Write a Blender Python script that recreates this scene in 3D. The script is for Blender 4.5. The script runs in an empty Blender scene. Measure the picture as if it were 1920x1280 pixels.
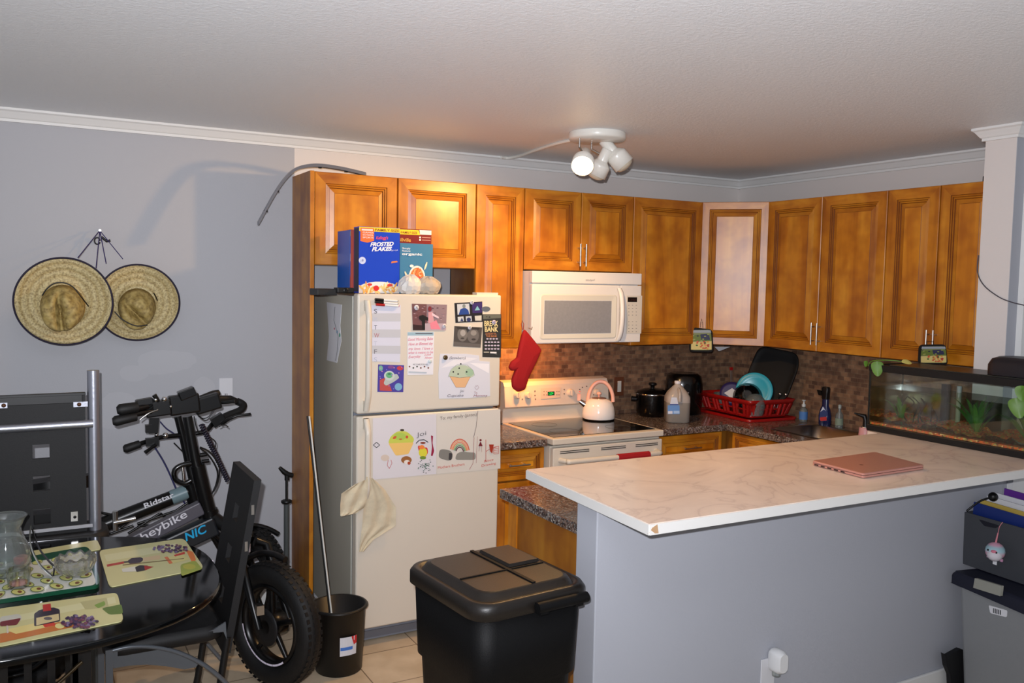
import bpy, bmesh, math, random
from mathutils import Vector, Matrix
random.seed(7)
V = Vector
COL = bpy.context.scene.collection
PI = math.pi

# ------------------------------------------------------------------ camera
CAM = V((-4.387, -4.6201, 1.7565))
YAW, PITCH, ROLL, FPX = math.radians(29.2053), math.radians(-3.8557), math.radians(1.0836), 1631.83
FW = V((math.sin(YAW)*math.cos(PITCH), math.cos(YAW)*math.cos(PITCH), math.sin(PITCH)))
_R = V((math.cos(YAW), -math.sin(YAW), 0)); _U = _R.cross(FW)
RT = _R*math.cos(ROLL)+_U*math.sin(ROLL); UP = -_R*math.sin(ROLL)+_U*math.cos(ROLL)
cd = bpy.data.cameras.new('camera'); cam = bpy.data.objects.new('camera', cd); COL.objects.link(cam)
cd.sensor_width = 36; cd.lens = FPX/1920*36; cd.clip_start = .05
Mc = Matrix((RT, UP, -FW)).transposed().to_4x4(); Mc.translation = CAM
cam.matrix_world = Mc
bpy.context.scene.camera = cam

# survey helper: where a sight line of the photo meets a real plane of the room
def YP(y): return (V((0, y, 0)), V((0, -1, 0)))
def XP(x): return (V((x, 0, 0)), V((-1, 0, 0)))
def ZP(z): return (V((0, 0, z)), V((0, 0, 1)))
def P(u, v, pl, off=0.0):
    d = FW+RT*((u-960)/FPX)+UP*((640-v)/FPX)
    p, n = pl
    t = ((p-CAM).dot(n)+off)/d.dot(n)
    return CAM+d*t

# --------------------------------------------------------------- materials
def lin(c):
    c = c/255
    return c/12.92 if c <= .04045 else ((c+.055)/1.055)**2.4
def rgb(r, g, b): return (lin(r), lin(g), lin(b), 1)
MATS = {}
def mat(name, c=(200, 200, 200), rough=.5, metal=0, emit=None, es=0, coat=0, spec=.5, trans=0, alpha=1, bump=0, bscale=200, var=0, vscale=5, ior=1.45):
    if name in MATS: return MATS[name]
    m = bpy.data.materials.new(name); m.use_nodes = True
    nt = m.node_tree; b = nt.nodes['Principled BSDF']
    b.inputs['Base Color'].default_value = rgb(*c); b.inputs['Roughness'].default_value = rough
    b.inputs['Metallic'].default_value = metal; b.inputs['Coat Weight'].default_value = coat
    b.inputs['Coat Roughness'].default_value = .12
    b.inputs['Specular IOR Level'].default_value = spec; b.inputs['Transmission Weight'].default_value = trans
    b.inputs['Alpha'].default_value = alpha; b.inputs['IOR'].default_value = ior
    if emit: b.inputs['Emission Color'].default_value = rgb(*emit); b.inputs['Emission Strength'].default_value = es
    N = nt.nodes.new; L = nt.links.new
    if bump or var:
        tc = N('ShaderNodeTexCoord')
    if bump:
        n = N('ShaderNodeTexNoise'); n.inputs['Scale'].default_value = bscale; n.inputs['Detail'].default_value = 3
        L(tc.outputs['Object'], n.inputs['Vector'])
        bp = N('ShaderNodeBump'); bp.inputs['Strength'].default_value = bump; bp.inputs['Distance'].default_value = .004
        L(n.outputs['Fac'], bp.inputs['Height']); L(bp.outputs['Normal'], b.inputs['Normal'])
    if var:
        n = N('ShaderNodeTexNoise'); n.inputs['Scale'].default_value = vscale; n.inputs['Detail'].default_value = 5
        L(tc.outputs['Object'], n.inputs['Vector'])
        mx = N('ShaderNodeMix'); mx.data_type = 'RGBA'
        mx.inputs[6].default_value = rgb(*[x*(1-var) for x in c]); mx.inputs[7].default_value = rgb(*[min(255, x*(1+var)) for x in c])
        L(n.outputs['Fac'], mx.inputs[0]); L(mx.outputs[2], b.inputs['Base Color'])
    MATS[name] = m
    return m
def C(r, g, b, rough=.6): return mat('paint_%d_%d_%d_%d' % (r, g, b, rough*10), (r, g, b), rough)

def nodes(name):
    m = bpy.data.materials.new(name); m.use_nodes = True; MATS[name] = m
    nt = m.node_tree
    return m, nt, nt.nodes['Principled BSDF'], nt.nodes.new, nt.links.new
def ramp(N, stops, interp='LINEAR'):
    r = N('ShaderNodeValToRGB'); e = r.color_ramp.elements; r.color_ramp.interpolation = interp
    while len(e) < len(stops): e.new(.5)
    for k, (p, c) in enumerate(stops): e[k].position = p; e[k].color = rgb(*c)
    return r

def wood(name, scale, base=1.0, rough=.36):
    m, nt, b, N, L = nodes(name)
    g = N('ShaderNodeNewGeometry')
    mp = N('ShaderNodeMapping'); mp.inputs['Scale'].default_value = scale; L(g.outputs['Position'], mp.inputs['Vector'])
    n1 = N('ShaderNodeTexNoise'); n1.inputs['Scale'].default_value = 1; n1.inputs['Detail'].default_value = 6; n1.inputs['Distortion'].default_value = .6
    L(mp.outputs['Vector'], n1.inputs['Vector'])
    r = ramp(N, [(.3, (162*base, 92*base, 12*base)), (.5, (192*base, 120*base, 24*base)), (.72, (210*base, 144*base, 40*base))])
    L(n1.outputs['Fac'], r.inputs['Fac'])
    n2 = N('ShaderNodeTexNoise'); n2.inputs['Scale'].default_value = 9; n2.inputs['Detail'].default_value = 2
    L(g.outputs['Position'], n2.inputs['Vector'])
    r2 = ramp(N, [(.35, (226, 214, 200)), (.6, (255, 255, 255))])
    L(n2.outputs['Fac'], r2.inputs['Fac'])
    mx = N('ShaderNodeMix'); mx.data_type = 'RGBA'; mx.blend_type = 'MULTIPLY'; mx.inputs[0].default_value = 1
    L(r.outputs['Color'], mx.inputs[6]); L(r2.outputs['Color'], mx.inputs[7]); L(mx.outputs[2], b.inputs['Base Color'])
    b.inputs['Roughness'].default_value = rough; b.inputs['Coat Weight'].default_value = .16; b.inputs['Coat Roughness'].default_value = .32
    return m
WV = wood('maple_vertical_grain', (14, 14, 1.6)); WH = wood('maple_horizontal_grain', (3, 3, 16))
WP = wood('maple_panel', (9, 9, .9), 1.04, .34)
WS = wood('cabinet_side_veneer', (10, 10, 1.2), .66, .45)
GLAZE = mat('dark_glaze', (116, 62, 18), .45)

def tile(name, axis):
    m, nt, b, N, L = nodes(name)
    g = N('ShaderNodeNewGeometry'); s = N('ShaderNodeSeparateXYZ'); c = N('ShaderNodeCombineXYZ')
    L(g.outputs['Position'], s.inputs[0]); L(s.outputs[axis], c.inputs[0]); L(s.outputs[2], c.inputs[1])
    br = N('ShaderNodeTexBrick'); br.offset = .5
    for k, v in (('Scale', 1), ('Mortar Size', .0018), ('Brick Width', .05), ('Row Height', .026), ('Bias', 0), ('Mortar Smooth', .2)): br.inputs[k].default_value = v
    br.inputs['Color1'].default_value = rgb(162, 126, 98); br.inputs['Color2'].default_value = rgb(104, 79, 66); br.inputs['Mortar'].default_value = rgb(140, 118, 96)
    L(c.outputs[0], br.inputs['Vector'])
    n = N('ShaderNodeTexNoise'); n.inputs['Scale'].default_value = 22; n.inputs['Detail'].default_value = 4; L(g.outputs['Position'], n.inputs['Vector'])
    r = ramp(N, [(.3, (178, 168, 166)), (.7, (255, 250, 240))]); L(n.outputs['Fac'], r.inputs['Fac'])
    mx = N('ShaderNodeMix'); mx.data_type = 'RGBA'; mx.blend_type = 'MULTIPLY'; mx.inputs[0].default_value = .9
    L(br.outputs['Color'], mx.inputs[6]); L(r.outputs['Color'], mx.inputs[7]); L(mx.outputs[2], b.inputs['Base Color'])
    bp = N('ShaderNodeBump'); bp.inputs['Strength'].default_value = .5; bp.inputs['Distance'].default_value = .003; bp.invert = True
    L(br.outputs['Fac'], bp.inputs['Height']); L(bp.outputs['Normal'], b.inputs['Normal'])
    b.inputs['Roughness'].default_value = .45
    return m
TB = tile('tumbled_stone_tile_back', 0); TR = tile('tumbled_stone_tile_right', 1)

def granite():
    m, nt, b, N, L = nodes('granite')
    g = N('ShaderNodeNewGeometry')
    v = N('ShaderNodeTexVoronoi'); v.inputs['Scale'].default_value = 160; L(g.outputs['Position'], v.inputs['Vector'])
    s = N('ShaderNodeSeparateColor'); L(v.outputs['Color'], s.inputs[0])
    r = ramp(N, [(0, (38, 34, 34)), (.3, (84, 66, 58)), (.55, (124, 102, 90)), (.8, (98, 96, 98)), (1, (168, 160, 150))]); L(s.outputs[0], r.inputs['Fac'])
    L(r.outputs['Color'], b.inputs['Base Color']); b.inputs['Roughness'].default_value = .12
    return m
GRAN = granite()

def marble():
    m, nt, b, N, L = nodes('marble_laminate')
    g = N('ShaderNodeNewGeometry')
    n = N('ShaderNodeTexNoise'); n.inputs['Scale'].default_value = 2.2; n.inputs['Detail'].default_value = 8; n.inputs['Distortion'].default_value = 1.6
    L(g.outputs['Position'], n.inputs['Vector'])
    r = ramp(N, [(.38, (224, 206, 190)), (.48, (216, 198, 184)), (.50, (204, 186, 174)), (.52, (216, 198, 184)), (.7, (228, 210, 194))]); L(n.outputs['Fac'], r.inputs['Fac'])
    L(r.outputs['Color'], b.inputs['Base Color']); b.inputs['Roughness'].default_value = .22; b.inputs['Specular IOR Level'].default_value = .4
    return m
MARB = marble()

def wall_paint():
    m, nt, b, N, L = nodes('wall_paint_two_tone')
    g = N('ShaderNodeNewGeometry'); s = N('ShaderNodeSeparateXYZ'); L(g.outputs['Position'], s.inputs[0])
    def math_(op, a, bb):
        n = N('ShaderNodeMath'); n.operation = op
        for k, x in enumerate((a, bb)):
            if isinstance(x, (int, float)): n.inputs[k].default_value = x
            else: L(x, n.inputs[k])
        return n.outputs[0]
    nz = N('ShaderNodeTexNoise'); nz.inputs['Scale'].default_value = 9; nz.inputs['Detail'].default_value = 5; L(g.outputs['Position'], nz.inputs['Vector'])
    mask = math_('MULTIPLY', math_('GREATER_THAN', s.outputs[0], -3.139), math_('GREATER_THAN', s.outputs[2], 2.2))
    # filler patches where the wall was repaired
    def blob(cx, cz, rx, rz):
        dx = math_('POWER', math_('DIVIDE', math_('SUBTRACT', s.outputs[0], cx), rx), 2)
        dz = math_('POWER', math_('DIVIDE', math_('SUBTRACT', s.outputs[2], cz), rz), 2)
        d = math_('ADD', math_('ADD', dx, dz), math_('MULTIPLY', math_('SUBTRACT', nz.outputs['Fac'], .5), 1.6))
        return math_('MULTIPLY', math_('LESS_THAN', d, 1), .12)
    pm = math_('MAXIMUM', math_('MAXIMUM', blob(-3.78, 1.33, .14, .06), blob(-4.02, 1.10, .13, .09)), math_('MAXIMUM', blob(-3.6, 1.19, .05, .06), blob(-3.93, 1.28, .06, .04)))
    a = N('ShaderNodeMix'); a.data_type = 'RGBA'; a.inputs[6].default_value = rgb(168, 169, 174); a.inputs[7].default_value = rgb(205, 205, 208); L(pm, a.inputs[0])
    c = N('ShaderNodeMix'); c.data_type = 'RGBA'; L(a.outputs[2], c.inputs[6]); c.inputs[7].default_value = rgb(214, 208, 204); L(mask, c.inputs[0])
    L(c.outputs[2], b.inputs['Base Color']); b.inputs['Roughness'].default_value = .6
    bp = N('ShaderNodeBump'); bp.inputs['Strength'].default_value = .12; bp.inputs['Distance'].default_value = .003
    n2 = N('ShaderNodeTexNoise'); n2.inputs['Scale'].default_value = 120; L(g.outputs['Position'], n2.inputs['Vector'])
    L(n2.outputs['Fac'], bp.inputs['Height']); L(bp.outputs['Normal'], b.inputs['Normal'])
    return m
WALL = wall_paint()

def ceiling_mat():
    m, nt, b, N, L = nodes('stippled_ceiling')
    g = N('ShaderNodeNewGeometry'); b.inputs['Base Color'].default_value = rgb(232, 235, 238); b.inputs['Roughness'].default_value = .5
    n = N('ShaderNodeTexNoise'); n.inputs['Scale'].default_value = 60; n.inputs['Detail'].default_value = 6; n.inputs['Roughness'].default_value = .7; L(g.outputs['Position'], n.inputs['Vector'])
    bp = N('ShaderNodeBump'); bp.inputs['Strength'].default_value = .55; bp.inputs['Distance'].default_value = .006
    L(n.outputs['Fac'], bp.inputs['Height']); L(bp.outputs['Normal'], b.inputs['Normal'])
    return m
CEIL = ceiling_mat()

def floor_mat():
    m, nt, b, N, L = nodes('beige_floor_tile')
    g = N('ShaderNodeNewGeometry')
    mp = N('ShaderNodeMapping'); mp.inputs['Location'].default_value = (.12, .16, 0); L(g.outputs['Position'], mp.inputs['Vector'])
    br = N('ShaderNodeTexBrick'); br.offset = 0
    for k, v in (('Scale', 1), ('Mortar Size', .003), ('Brick Width', .33), ('Row Height', .33)): br.inputs[k].default_value = v
    br.inputs['Color1'].default_value = rgb(214, 196, 170); br.inputs['Color2'].default_value = rgb(206, 188, 162); br.inputs['Mortar'].default_value = rgb(130, 112, 92)
    L(mp.outputs[0], br.inputs['Vector'])
    n = N('ShaderNodeTexNoise'); n.inputs['Scale'].default_value = 6; n.inputs['Detail'].default_value = 5; L(g.outputs['Position'], n.inputs['Vector'])
    r = ramp(N, [(.3, (225, 220, 212)), (.7, (255, 255, 255))]); L(n.outputs['Fac'], r.inputs['Fac'])
    mx = N('ShaderNodeMix'); mx.data_type = 'RGBA'; mx.blend_type = 'MULTIPLY'; mx.inputs[0].default_value = 1
    L(br.outputs['Color'], mx.inputs[6]); L(r.outputs['Color'], mx.inputs[7]); L(mx.outputs[2], b.inputs['Base Color'])
    b.inputs['Roughness'].default_value = .35
    return m
FLOOR = floor_mat()

def clear(name, tint=(255, 255, 255), refl=.08, haze=0.0, hazec=(200, 200, 200)):
    m, nt, b, N, L = nodes(name)
    nt.nodes.remove(b); out = nt.nodes['Material Output']
    t = N('ShaderNodeBsdfTransparent'); t.inputs[0].default_value = rgb(*tint)
    gl = N('ShaderNodeBsdfGlossy'); gl.inputs['Roughness'].default_value = .04
    lw = N('ShaderNodeLayerWeight'); lw.inputs[0].default_value = .25
    mp = N('ShaderNodeMapRange'); mp.inputs[3].default_value = refl; mp.inputs[4].default_value = .55; L(lw.outputs['Fresnel'], mp.inputs[0])
    mx = N('ShaderNodeMixShader'); L(mp.outputs[0], mx.inputs[0]); L(t.outputs[0], mx.inputs[1]); L(gl.outputs[0], mx.inputs[2])
    last = mx
    if haze:
        d = N('ShaderNodeBsdfPrincipled'); d.inputs['Base Color'].default_value = rgb(*hazec); d.inputs['Roughness'].default_value = .3
        m2 = N('ShaderNodeMixShader'); m2.inputs[0].default_value = haze; L(mx.outputs[0], m2.inputs[1]); L(d.outputs[0], m2.inputs[2]); last = m2
    L(last.outputs[0], out.inputs['Surface'])
    return m
GLASS = clear('clear_glass', (250, 253, 251), .03)
WATER = clear('tank_water', (222, 230, 206), .02)
SMOKE = clear('smoked_glass', (70, 72, 76), .10)
PLASTIC_BAG = clear('clear_plastic_bag', (240, 240, 240), .12, .38, (225, 222, 215))
FROST = clear('frosted_plastic', (225, 230, 228), .08, .3, (150, 160, 160))

def straw(name, sc_, ca_, cb_, cc_, ns_):
    m, nt, b, N, L = nodes(name)
    tc = N('ShaderNodeTexCoord')
    w = N('ShaderNodeTexWave'); w.wave_type = 'RINGS'; w.rings_direction = 'Y'; w.inputs['Scale'].default_value = sc_; w.inputs['Distortion'].default_value = 1.6; w.inputs['Detail'].default_value = 2
    L(tc.outputs['Object'], w.inputs['Vector'])
    n = N('ShaderNodeTexNoise'); n.inputs['Scale'].default_value = ns_; n.inputs['Detail'].default_value = 5; L(tc.outputs['Object'], n.inputs['Vector'])
    r = ramp(N, [(0, ca_), (.25, cb_), (1, cc_)]); L(w.outputs['Fac'], r.inputs['Fac'])
    r2 = ramp(N, [(.3, (178, 168, 156)), (.6, (255, 255, 255))]); L(n.outputs['Fac'], r2.inputs['Fac'])
    mx = N('ShaderNodeMix'); mx.data_type = 'RGBA'; mx.blend_type = 'MULTIPLY'; mx.inputs[0].default_value = 1
    L(r.outputs['Color'], mx.inputs[6]); L(r2.outputs['Color'], mx.inputs[7]); L(mx.outputs[2], b.inputs['Base Color'])
    bp = N('ShaderNodeBump'); bp.inputs['Strength'].default_value = .7; bp.inputs['Distance'].default_value = .003
    L(w.outputs['Fac'], bp.inputs['Height']); L(bp.outputs['Normal'], b.inputs['Normal'])
    b.inputs['Roughness'].default_value = .7
    return m
STRAW = straw('woven_straw', 11, (184, 164, 112), (196, 178, 128), (206, 190, 142), 130); STRAWC = straw('crown_straw', 9, (164, 140, 78), (172, 150, 88), (180, 158, 98), 60)

def gravel():
    m, nt, b, N, L = nodes('aquarium_gravel')
    g = N('ShaderNodeNewGeometry'); v = N('ShaderNodeTexVoronoi'); v.inputs['Scale'].default_value = 130; L(g.outputs['Position'], v.inputs['Vector'])
    s = N('ShaderNodeSeparateColor'); L(v.outputs['Color'], s.inputs[0])
    r = ramp(N, [(0, (90, 56, 34)), (.3, (230, 104, 40)), (.6, (196, 84, 40)), (.85, (130, 140, 60)), (1, (240, 190, 120))]); L(s.outputs[0], r.inputs['Fac'])
    L(r.outputs['Color'], b.inputs['Base Color']); b.inputs['Roughness'].default_value = .8
    return m
GRAVEL = gravel()

WHITE = mat('white_trim_paint', (222, 222, 220), .4)
WALLW = mat('white_wall_paint', (214, 208, 204), .6, bump=.1, bscale=120)
WALLG = mat('grey_wall_paint', (168, 170, 178), .6, bump=.1, bscale=120)
APPL = mat('almond_enamel', (212, 203, 188), .32, bump=.04, bscale=300)
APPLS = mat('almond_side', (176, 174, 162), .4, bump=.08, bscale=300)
MWHITE = mat('microwave_white', (224, 222, 220), .3)
GASKET = mat('grey_gasket', (120, 124, 134), .5)
BLACK = mat('black_plastic', (7, 7, 8), .42)
BLACKG = mat('gloss_black', (5, 5, 6), .22, coat=.15)
RUBBER = mat('tyre_rubber', (7, 7, 8), .65, bump=.2, bscale=200)
DARK = mat('dark_metal', (9, 9, 10), .3, spec=.4)
STEEL = mat('brushed_steel', (190, 188, 184), .28, metal=1)
CHROME = mat('chrome', (215, 215, 215), .12, metal=1)
ALU = mat('scuffed_aluminium', (168, 170, 180), .34, metal=.85, bump=.1, bscale=60)
GREYM = mat('grey_painted_steel', (92, 96, 96), .32, metal=.5)
BINB = mat('bin_black', (4, 4, 5), .6, spec=.25, bump=.15, bscale=250)
BINLID = mat('bin_lid', (24, 20, 17), .4, bump=.1, bscale=250)
PAPER = mat('paper', (222, 222, 226), .75)
RED = mat('red_fabric', (158, 18, 26), .85, bump=.3, bscale=180)
INK = mat('ink', (36, 34, 40), .6)

# ------------------------------------------------------------ mesh builder
class B:
    def __init__(s): s.v = []; s.f = []; s.mi = []; s.sm = []; s.mats = []; s.M = Matrix.Identity(4)
    def add(s, vs, fs, m, smooth=False):
        if m not in s.mats: s.mats.append(m)
        k = s.mats.index(m); n = len(s.v)
        s.v += [s.M @ V(p) for p in vs]
        for f in fs: s.f.append([i+n for i in f]); s.mi.append(k); s.sm.append(smooth)
        return s
    def box(s, x0, x1, y0, y1, z0, z1, m):
        x0, x1 = sorted((x0, x1)); y0, y1 = sorted((y0, y1)); z0, z1 = sorted((z0, z1))
        vs = [(x, y, z) for z in (z0, z1) for y in (y0, y1) for x in (x0, x1)]
        return s.add(vs, [(0, 2, 3, 1), (4, 5, 7, 6), (0, 1, 5, 4), (2, 6, 7, 3), (0, 4, 6, 2), (1, 3, 7, 5)], m)
    def obox(s, c, ax, ay, az, m):
        c, ax, ay, az = V(c), V(ax), V(ay), V(az)
        vs = [c+ax*i+ay*j+az*k for k in (-.5, .5) for j in (-.5, .5) for i in (-.5, .5)]
        return s.add(vs, [(0, 2, 3, 1), (4, 5, 7, 6), (0, 1, 5, 4), (2, 6, 7, 3), (0, 4, 6, 2), (1, 3, 7, 5)], m)
    def loft(s, rings, m, cap0=True, cap1=True, smooth=True, closed=False):
        n = len(rings[0]); vs = [p for r in rings for p in r]; fs = []
        R = len(rings)
        for a in range(R if closed else R-1):
            b = (a+1) % R
            for i in range(n): j = (i+1) % n; fs.append((a*n+i, a*n+j, b*n+j, b*n+i))
        s.add(vs, fs, m, smooth)
        if not closed:
            if cap0: s.add(rings[0], [tuple(range(n-1, -1, -1))], m)
            if cap1: s.add(rings[-1], [tuple(range(n))], m)
        return s
    def tube(s, pts, r, m, seg=10, caps=True, closed=False):
        pts = [V(p) for p in pts]; n = len(pts); rs = r if isinstance(r, (list, tuple)) else [r]*n
        rings = []; up = None
        for i, p in enumerate(pts):
            if closed: t = (pts[(i+1) % n]-pts[i-1]).normalized()
            else: t = (pts[min(i+1, n-1)]-pts[max(i-1, 0)]).normalized()
            if up is None:
                up = V((0, 0, 1)) if abs(t.z) < .9 else V((1, 0, 0))
            a = (up-t*up.dot(t)).normalized(); b2 = t.cross(a); up = a
            rings.append([p+(a*math.cos(2*PI*k/seg)+b2*math.sin(2*PI*k/seg))*rs[i] for k in range(seg)])
        return s.loft(rings, m, caps, caps, True, closed)
    def cyl(s, a, b, r, m, seg=20, r2=None): return s.tube([a, b], [r, r if r2 is None else r2], m, seg)
    def lathe(s, c, prof, m, seg=32, axis=(0, 0, 1), cap0=True, cap1=True, sx=1, sy=1):
        ax = V(axis).normalized(); a = V((1, 0, 0)) if abs(ax.x) < .9 else V((0, 1, 0))
        a = (a-ax*a.dot(ax)).normalized(); b2 = ax.cross(a); c = V(c)
        rings = [[c+ax*z+a*(r*sx*math.cos(2*PI*k/seg))+b2*(r*sy*math.sin(2*PI*k/seg)) for k in range(seg)] for r, z in prof]
        return s.loft(rings, m, cap0, cap1)
    def ball(s, c, r, m, seg=16, rz=None):
        rz = rz or r
        return s.lathe(c, [(max(r*math.sin(PI*k/8), 1e-4), -rz*math.cos(PI*k/8)) for k in range(9)], m, seg)
    def prism(s, pts, d, m, smooth=False):
        pts = [V(p) for p in pts]; d = V(d); n = len(pts)
        s.add(pts+[p+d for p in pts], [tuple(range(n-1, -1, -1)), tuple(range(n, 2*n))], m)
        s.add(pts+[p+d for p in pts], [(i, (i+1) % n, n+(i+1) % n, n+i) for i in range(n)], m, smooth)
        return s
    def text(s, t, p0, p1, up, m, shear=0, font_w=0):
        c = bpy.data.curves.new('t', 'FONT'); c.body = t; c.size = 1; c.shear = shear; c.offset = font_w
        o = bpy.data.objects.new('t', c); COL.objects.link(o)
        dg = bpy.context.evaluated_depsgraph_get(); me = bpy.data.meshes.new_from_object(o.evaluated_get(dg))
        if me.vertices:
            xs = [v.co.x for v in me.vertices]; x0, x1 = min(xs), max(xs)
            p0, p1, up = V(p0), V(p1), V(up)
            vs = [p0+(p1-p0)*((v.co.x-x0)/(x1-x0))+up*(v.co.y/.7) for v in me.vertices]
            s.add(vs, [tuple(p.vertices) for p in me.polygons], m)
        bpy.data.objects.remove(o); bpy.data.curves.remove(c); bpy.data.meshes.remove(me)
        return s

WL = {}
def build(name, b, parent=None, bev=0, seg=2, label=None, fixn=True):
    lo = V((min(v[i] for v in b.v) for i in range(3))); hi = V((max(v[i] for v in b.v) for i in range(3)))
    c = (lo+hi)/2
    if parent is None: c.z = lo.z
    me = bpy.data.meshes.new(name); me.from_pydata([v-c for v in b.v], [], b.f)
    for m in b.mats: me.materials.append(m)
    me.polygons.foreach_set('material_index', b.mi); me.polygons.foreach_set('use_smooth', b.sm); me.update()
    if fixn:
        bm = bmesh.new(); bm.from_mesh(me); bmesh.ops.recalc_face_normals(bm, faces=bm.faces); bm.to_mesh(me); bm.free()
    o = bpy.data.objects.new(name, me); COL.objects.link(o); WL[o.name] = c
    if parent: o.parent = parent; o.location = c-WL[parent.name]
    else: o.location = c
    if bev:
        md = o.modifiers.new('bevel', 'BEVEL'); md.width = bev; md.segments = seg; md.limit_method = 'ANGLE'; md.angle_limit = math.radians(35)
    if label: o['label'] = label
    return o
def thing(name, label, cat, loc, group=None):
    o = bpy.data.objects.new(name, None); COL.objects.link(o); o.location = loc; WL[o.name] = V(loc)
    o.empty_display_size = .05; o['label'] = label; o['category'] = cat
    if group: o['group'] = group
    return o
def tag(o, label, cat, group=None):
    o['label'] = label; o['category'] = cat
    if group: o['group'] = group
    return o
def struct(name, b, **k):
    o = build(name, b, **k); o['kind'] = 'structure'; return o

def rrect(cx, cy, z, w, d, r, n=5, rot=0):
    pts = []
    for qx, qy, a0 in ((1, 1, 0), (-1, 1, 90), (-1, -1, 180), (1, -1, 270)):
        for k in range(n+1):
            a = math.radians(a0+90*k/n); x = qx*(w/2-r)+r*math.cos(a); y = qy*(d/2-r)+r*math.sin(a)
            pts.append((x, y))
    ca, sa = math.cos(rot), math.sin(rot)
    return [V((cx+x*ca-y*sa, cy+x*sa+y*ca, z)) for x, y in pts]
def smooth_pts(pts, n=6):
    pts = [V(p) for p in pts]; out = []
    for i in range(len(pts)-1):
        p0 = pts[max(i-1, 0)]; p1 = pts[i]; p2 = pts[i+1]; p3 = pts[min(i+2, len(pts)-1)]
        for k in range(n):
            t = k/n
            out.append(.5*((2*p1)+(p2-p0)*t+(2*p0-5*p1+4*p2-p3)*t*t+(3*p1-p0-3*p2+p3)*t**3))
    out.append(pts[-1]); return out
def roundpoly(pts, r, n=4):
    out = []; L = len(pts); pts = [V((p[0], p[1])) for p in pts]
    for i in range(L):
        p = pts[i]; a = (pts[i-1]-p); b = (pts[(i+1) % L]-p); ra = min(r, a.length*.45); rb = min(r, b.length*.45)
        A = p+a.normalized()*ra; Bp = p+b.normalized()*rb
        for k in range(n+1):
            t = k/n; q = A*(1-t)**2+p*2*t*(1-t)+Bp*t*t; out.append((q.x, q.y))
    return out
def ell(cx, cy, rx, ry=None, n=20, rot=0):
    ry = ry or rx; c, s_ = math.cos(rot), math.sin(rot)
    return [(cx+rx*math.cos(2*PI*k/n)*c-ry*math.sin(2*PI*k/n)*s_, cy+rx*math.cos(2*PI*k/n)*s_+ry*math.sin(2*PI*k/n)*c) for k in range(n)]
def stroke(pts, w):
    """polyline in drawing units -> list of thin quads"""
    out = []
    for (x0, y0), (x1, y1) in zip(pts, pts[1:]):
        d = math.hypot(x1-x0, y1-y0) or 1; nx, ny = -(y1-y0)/d*w/2, (x1-x0)/d*w/2
        out.append([(x0+nx, y0+ny), (x1+nx, y1+ny), (x1-nx, y1-ny), (x0-nx, y0-ny)])
    return out

def sheet_geo(b, corners, pl, base, shapes=(), thick=.0012, off=0.0, texts=()):
    """thin printed sheet lying on a real plane, its print as inlaid shapes"""
    n = pl[1]
    pts = [P(u, v, pl, off) for u, v in corners]
    b.prism(pts, n*thick, base)
    o = off+thick+.0003
    for k, (m, poly) in enumerate(shapes):
        o += .00004
        b.add([P(u, v, pl, o) for u, v in poly], [tuple(range(len(poly)))], m)
    o += .0002
    for t in texts:
        s, (u0, v0), (u1, v1), h, m = t[:5]
        p0 = P(u0, v0, pl, o); p1 = P(u1, v1, pl, o); up = P(u0, v0-h, pl, o)-p0
        b.text(s, p0, p1, up, m, *(t[5:]))
    return b
def sheet(name, label, cat, corners, pl, base, shapes=(), thick=.0012, off=0.0, texts=(), group=None):
    b = sheet_geo(B(), corners, pl, base, shapes, thick, off, texts)
    return tag(build(name, b, fixn=False), label, cat, group)

def puffy(b, outline, pl, t, m, off=0.0):
    n = pl[1]; pts = [P(u, v, pl, off) for u, v in outline]; c = sum(pts, V())/len(pts)
    rings = []
    for sc, k in ((.55, -1), (.85, -.8), (.97, -.45), (1, 0), (.97, .45), (.85, .8), (.55, 1)):
        rings.append([c+(p-c)*sc+n*(k*t/2+t/2) for p in pts])
    return b.loft(rings, m)

# ============================================================ ROOM SHELL
H = 2.5; UT = 2.292; UB = 1.386; UD = .33
struct('floor', B().box(-6.2, .9, -6.2, .12, -.05, 0, FLOOR))
struct('ceiling', B().box(-6.2, .9, -6.2, .12, H, H+.05, CEIL))
struct('wall_back', B().box(-6.2, .12, 0, .12, 0, H, WALL))
struct('wall_right', B().box(0, .12, -2.28, 0, 0, H, WALLW))
b = B().box(-.54, 0, -2.29, -2.145, 0, H, WALLW)
b.box(-.5385, 0, -2.2915, -2.289, 0, H, WALLG)
struct('wall_side', b)
b = B().box(-.47, .9, -2.32, -2.292, 0, H-.06, WHITE)
struct('trim_4', b)
b = B().box(-2.77, -.545, -2.32, -2.20, 0, 1.029, WALLG); struct('wall_front', b, bev=.004)
struct('baseboard_front', B().box(-2.76, -.56, -2.334, -2.32, 0, .115, WHITE), bev=.004)
struct('baseboard_back', B().box(-6.2, -3.2, -.014, 0, 0, .10, WHITE), bev=.004)
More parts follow.
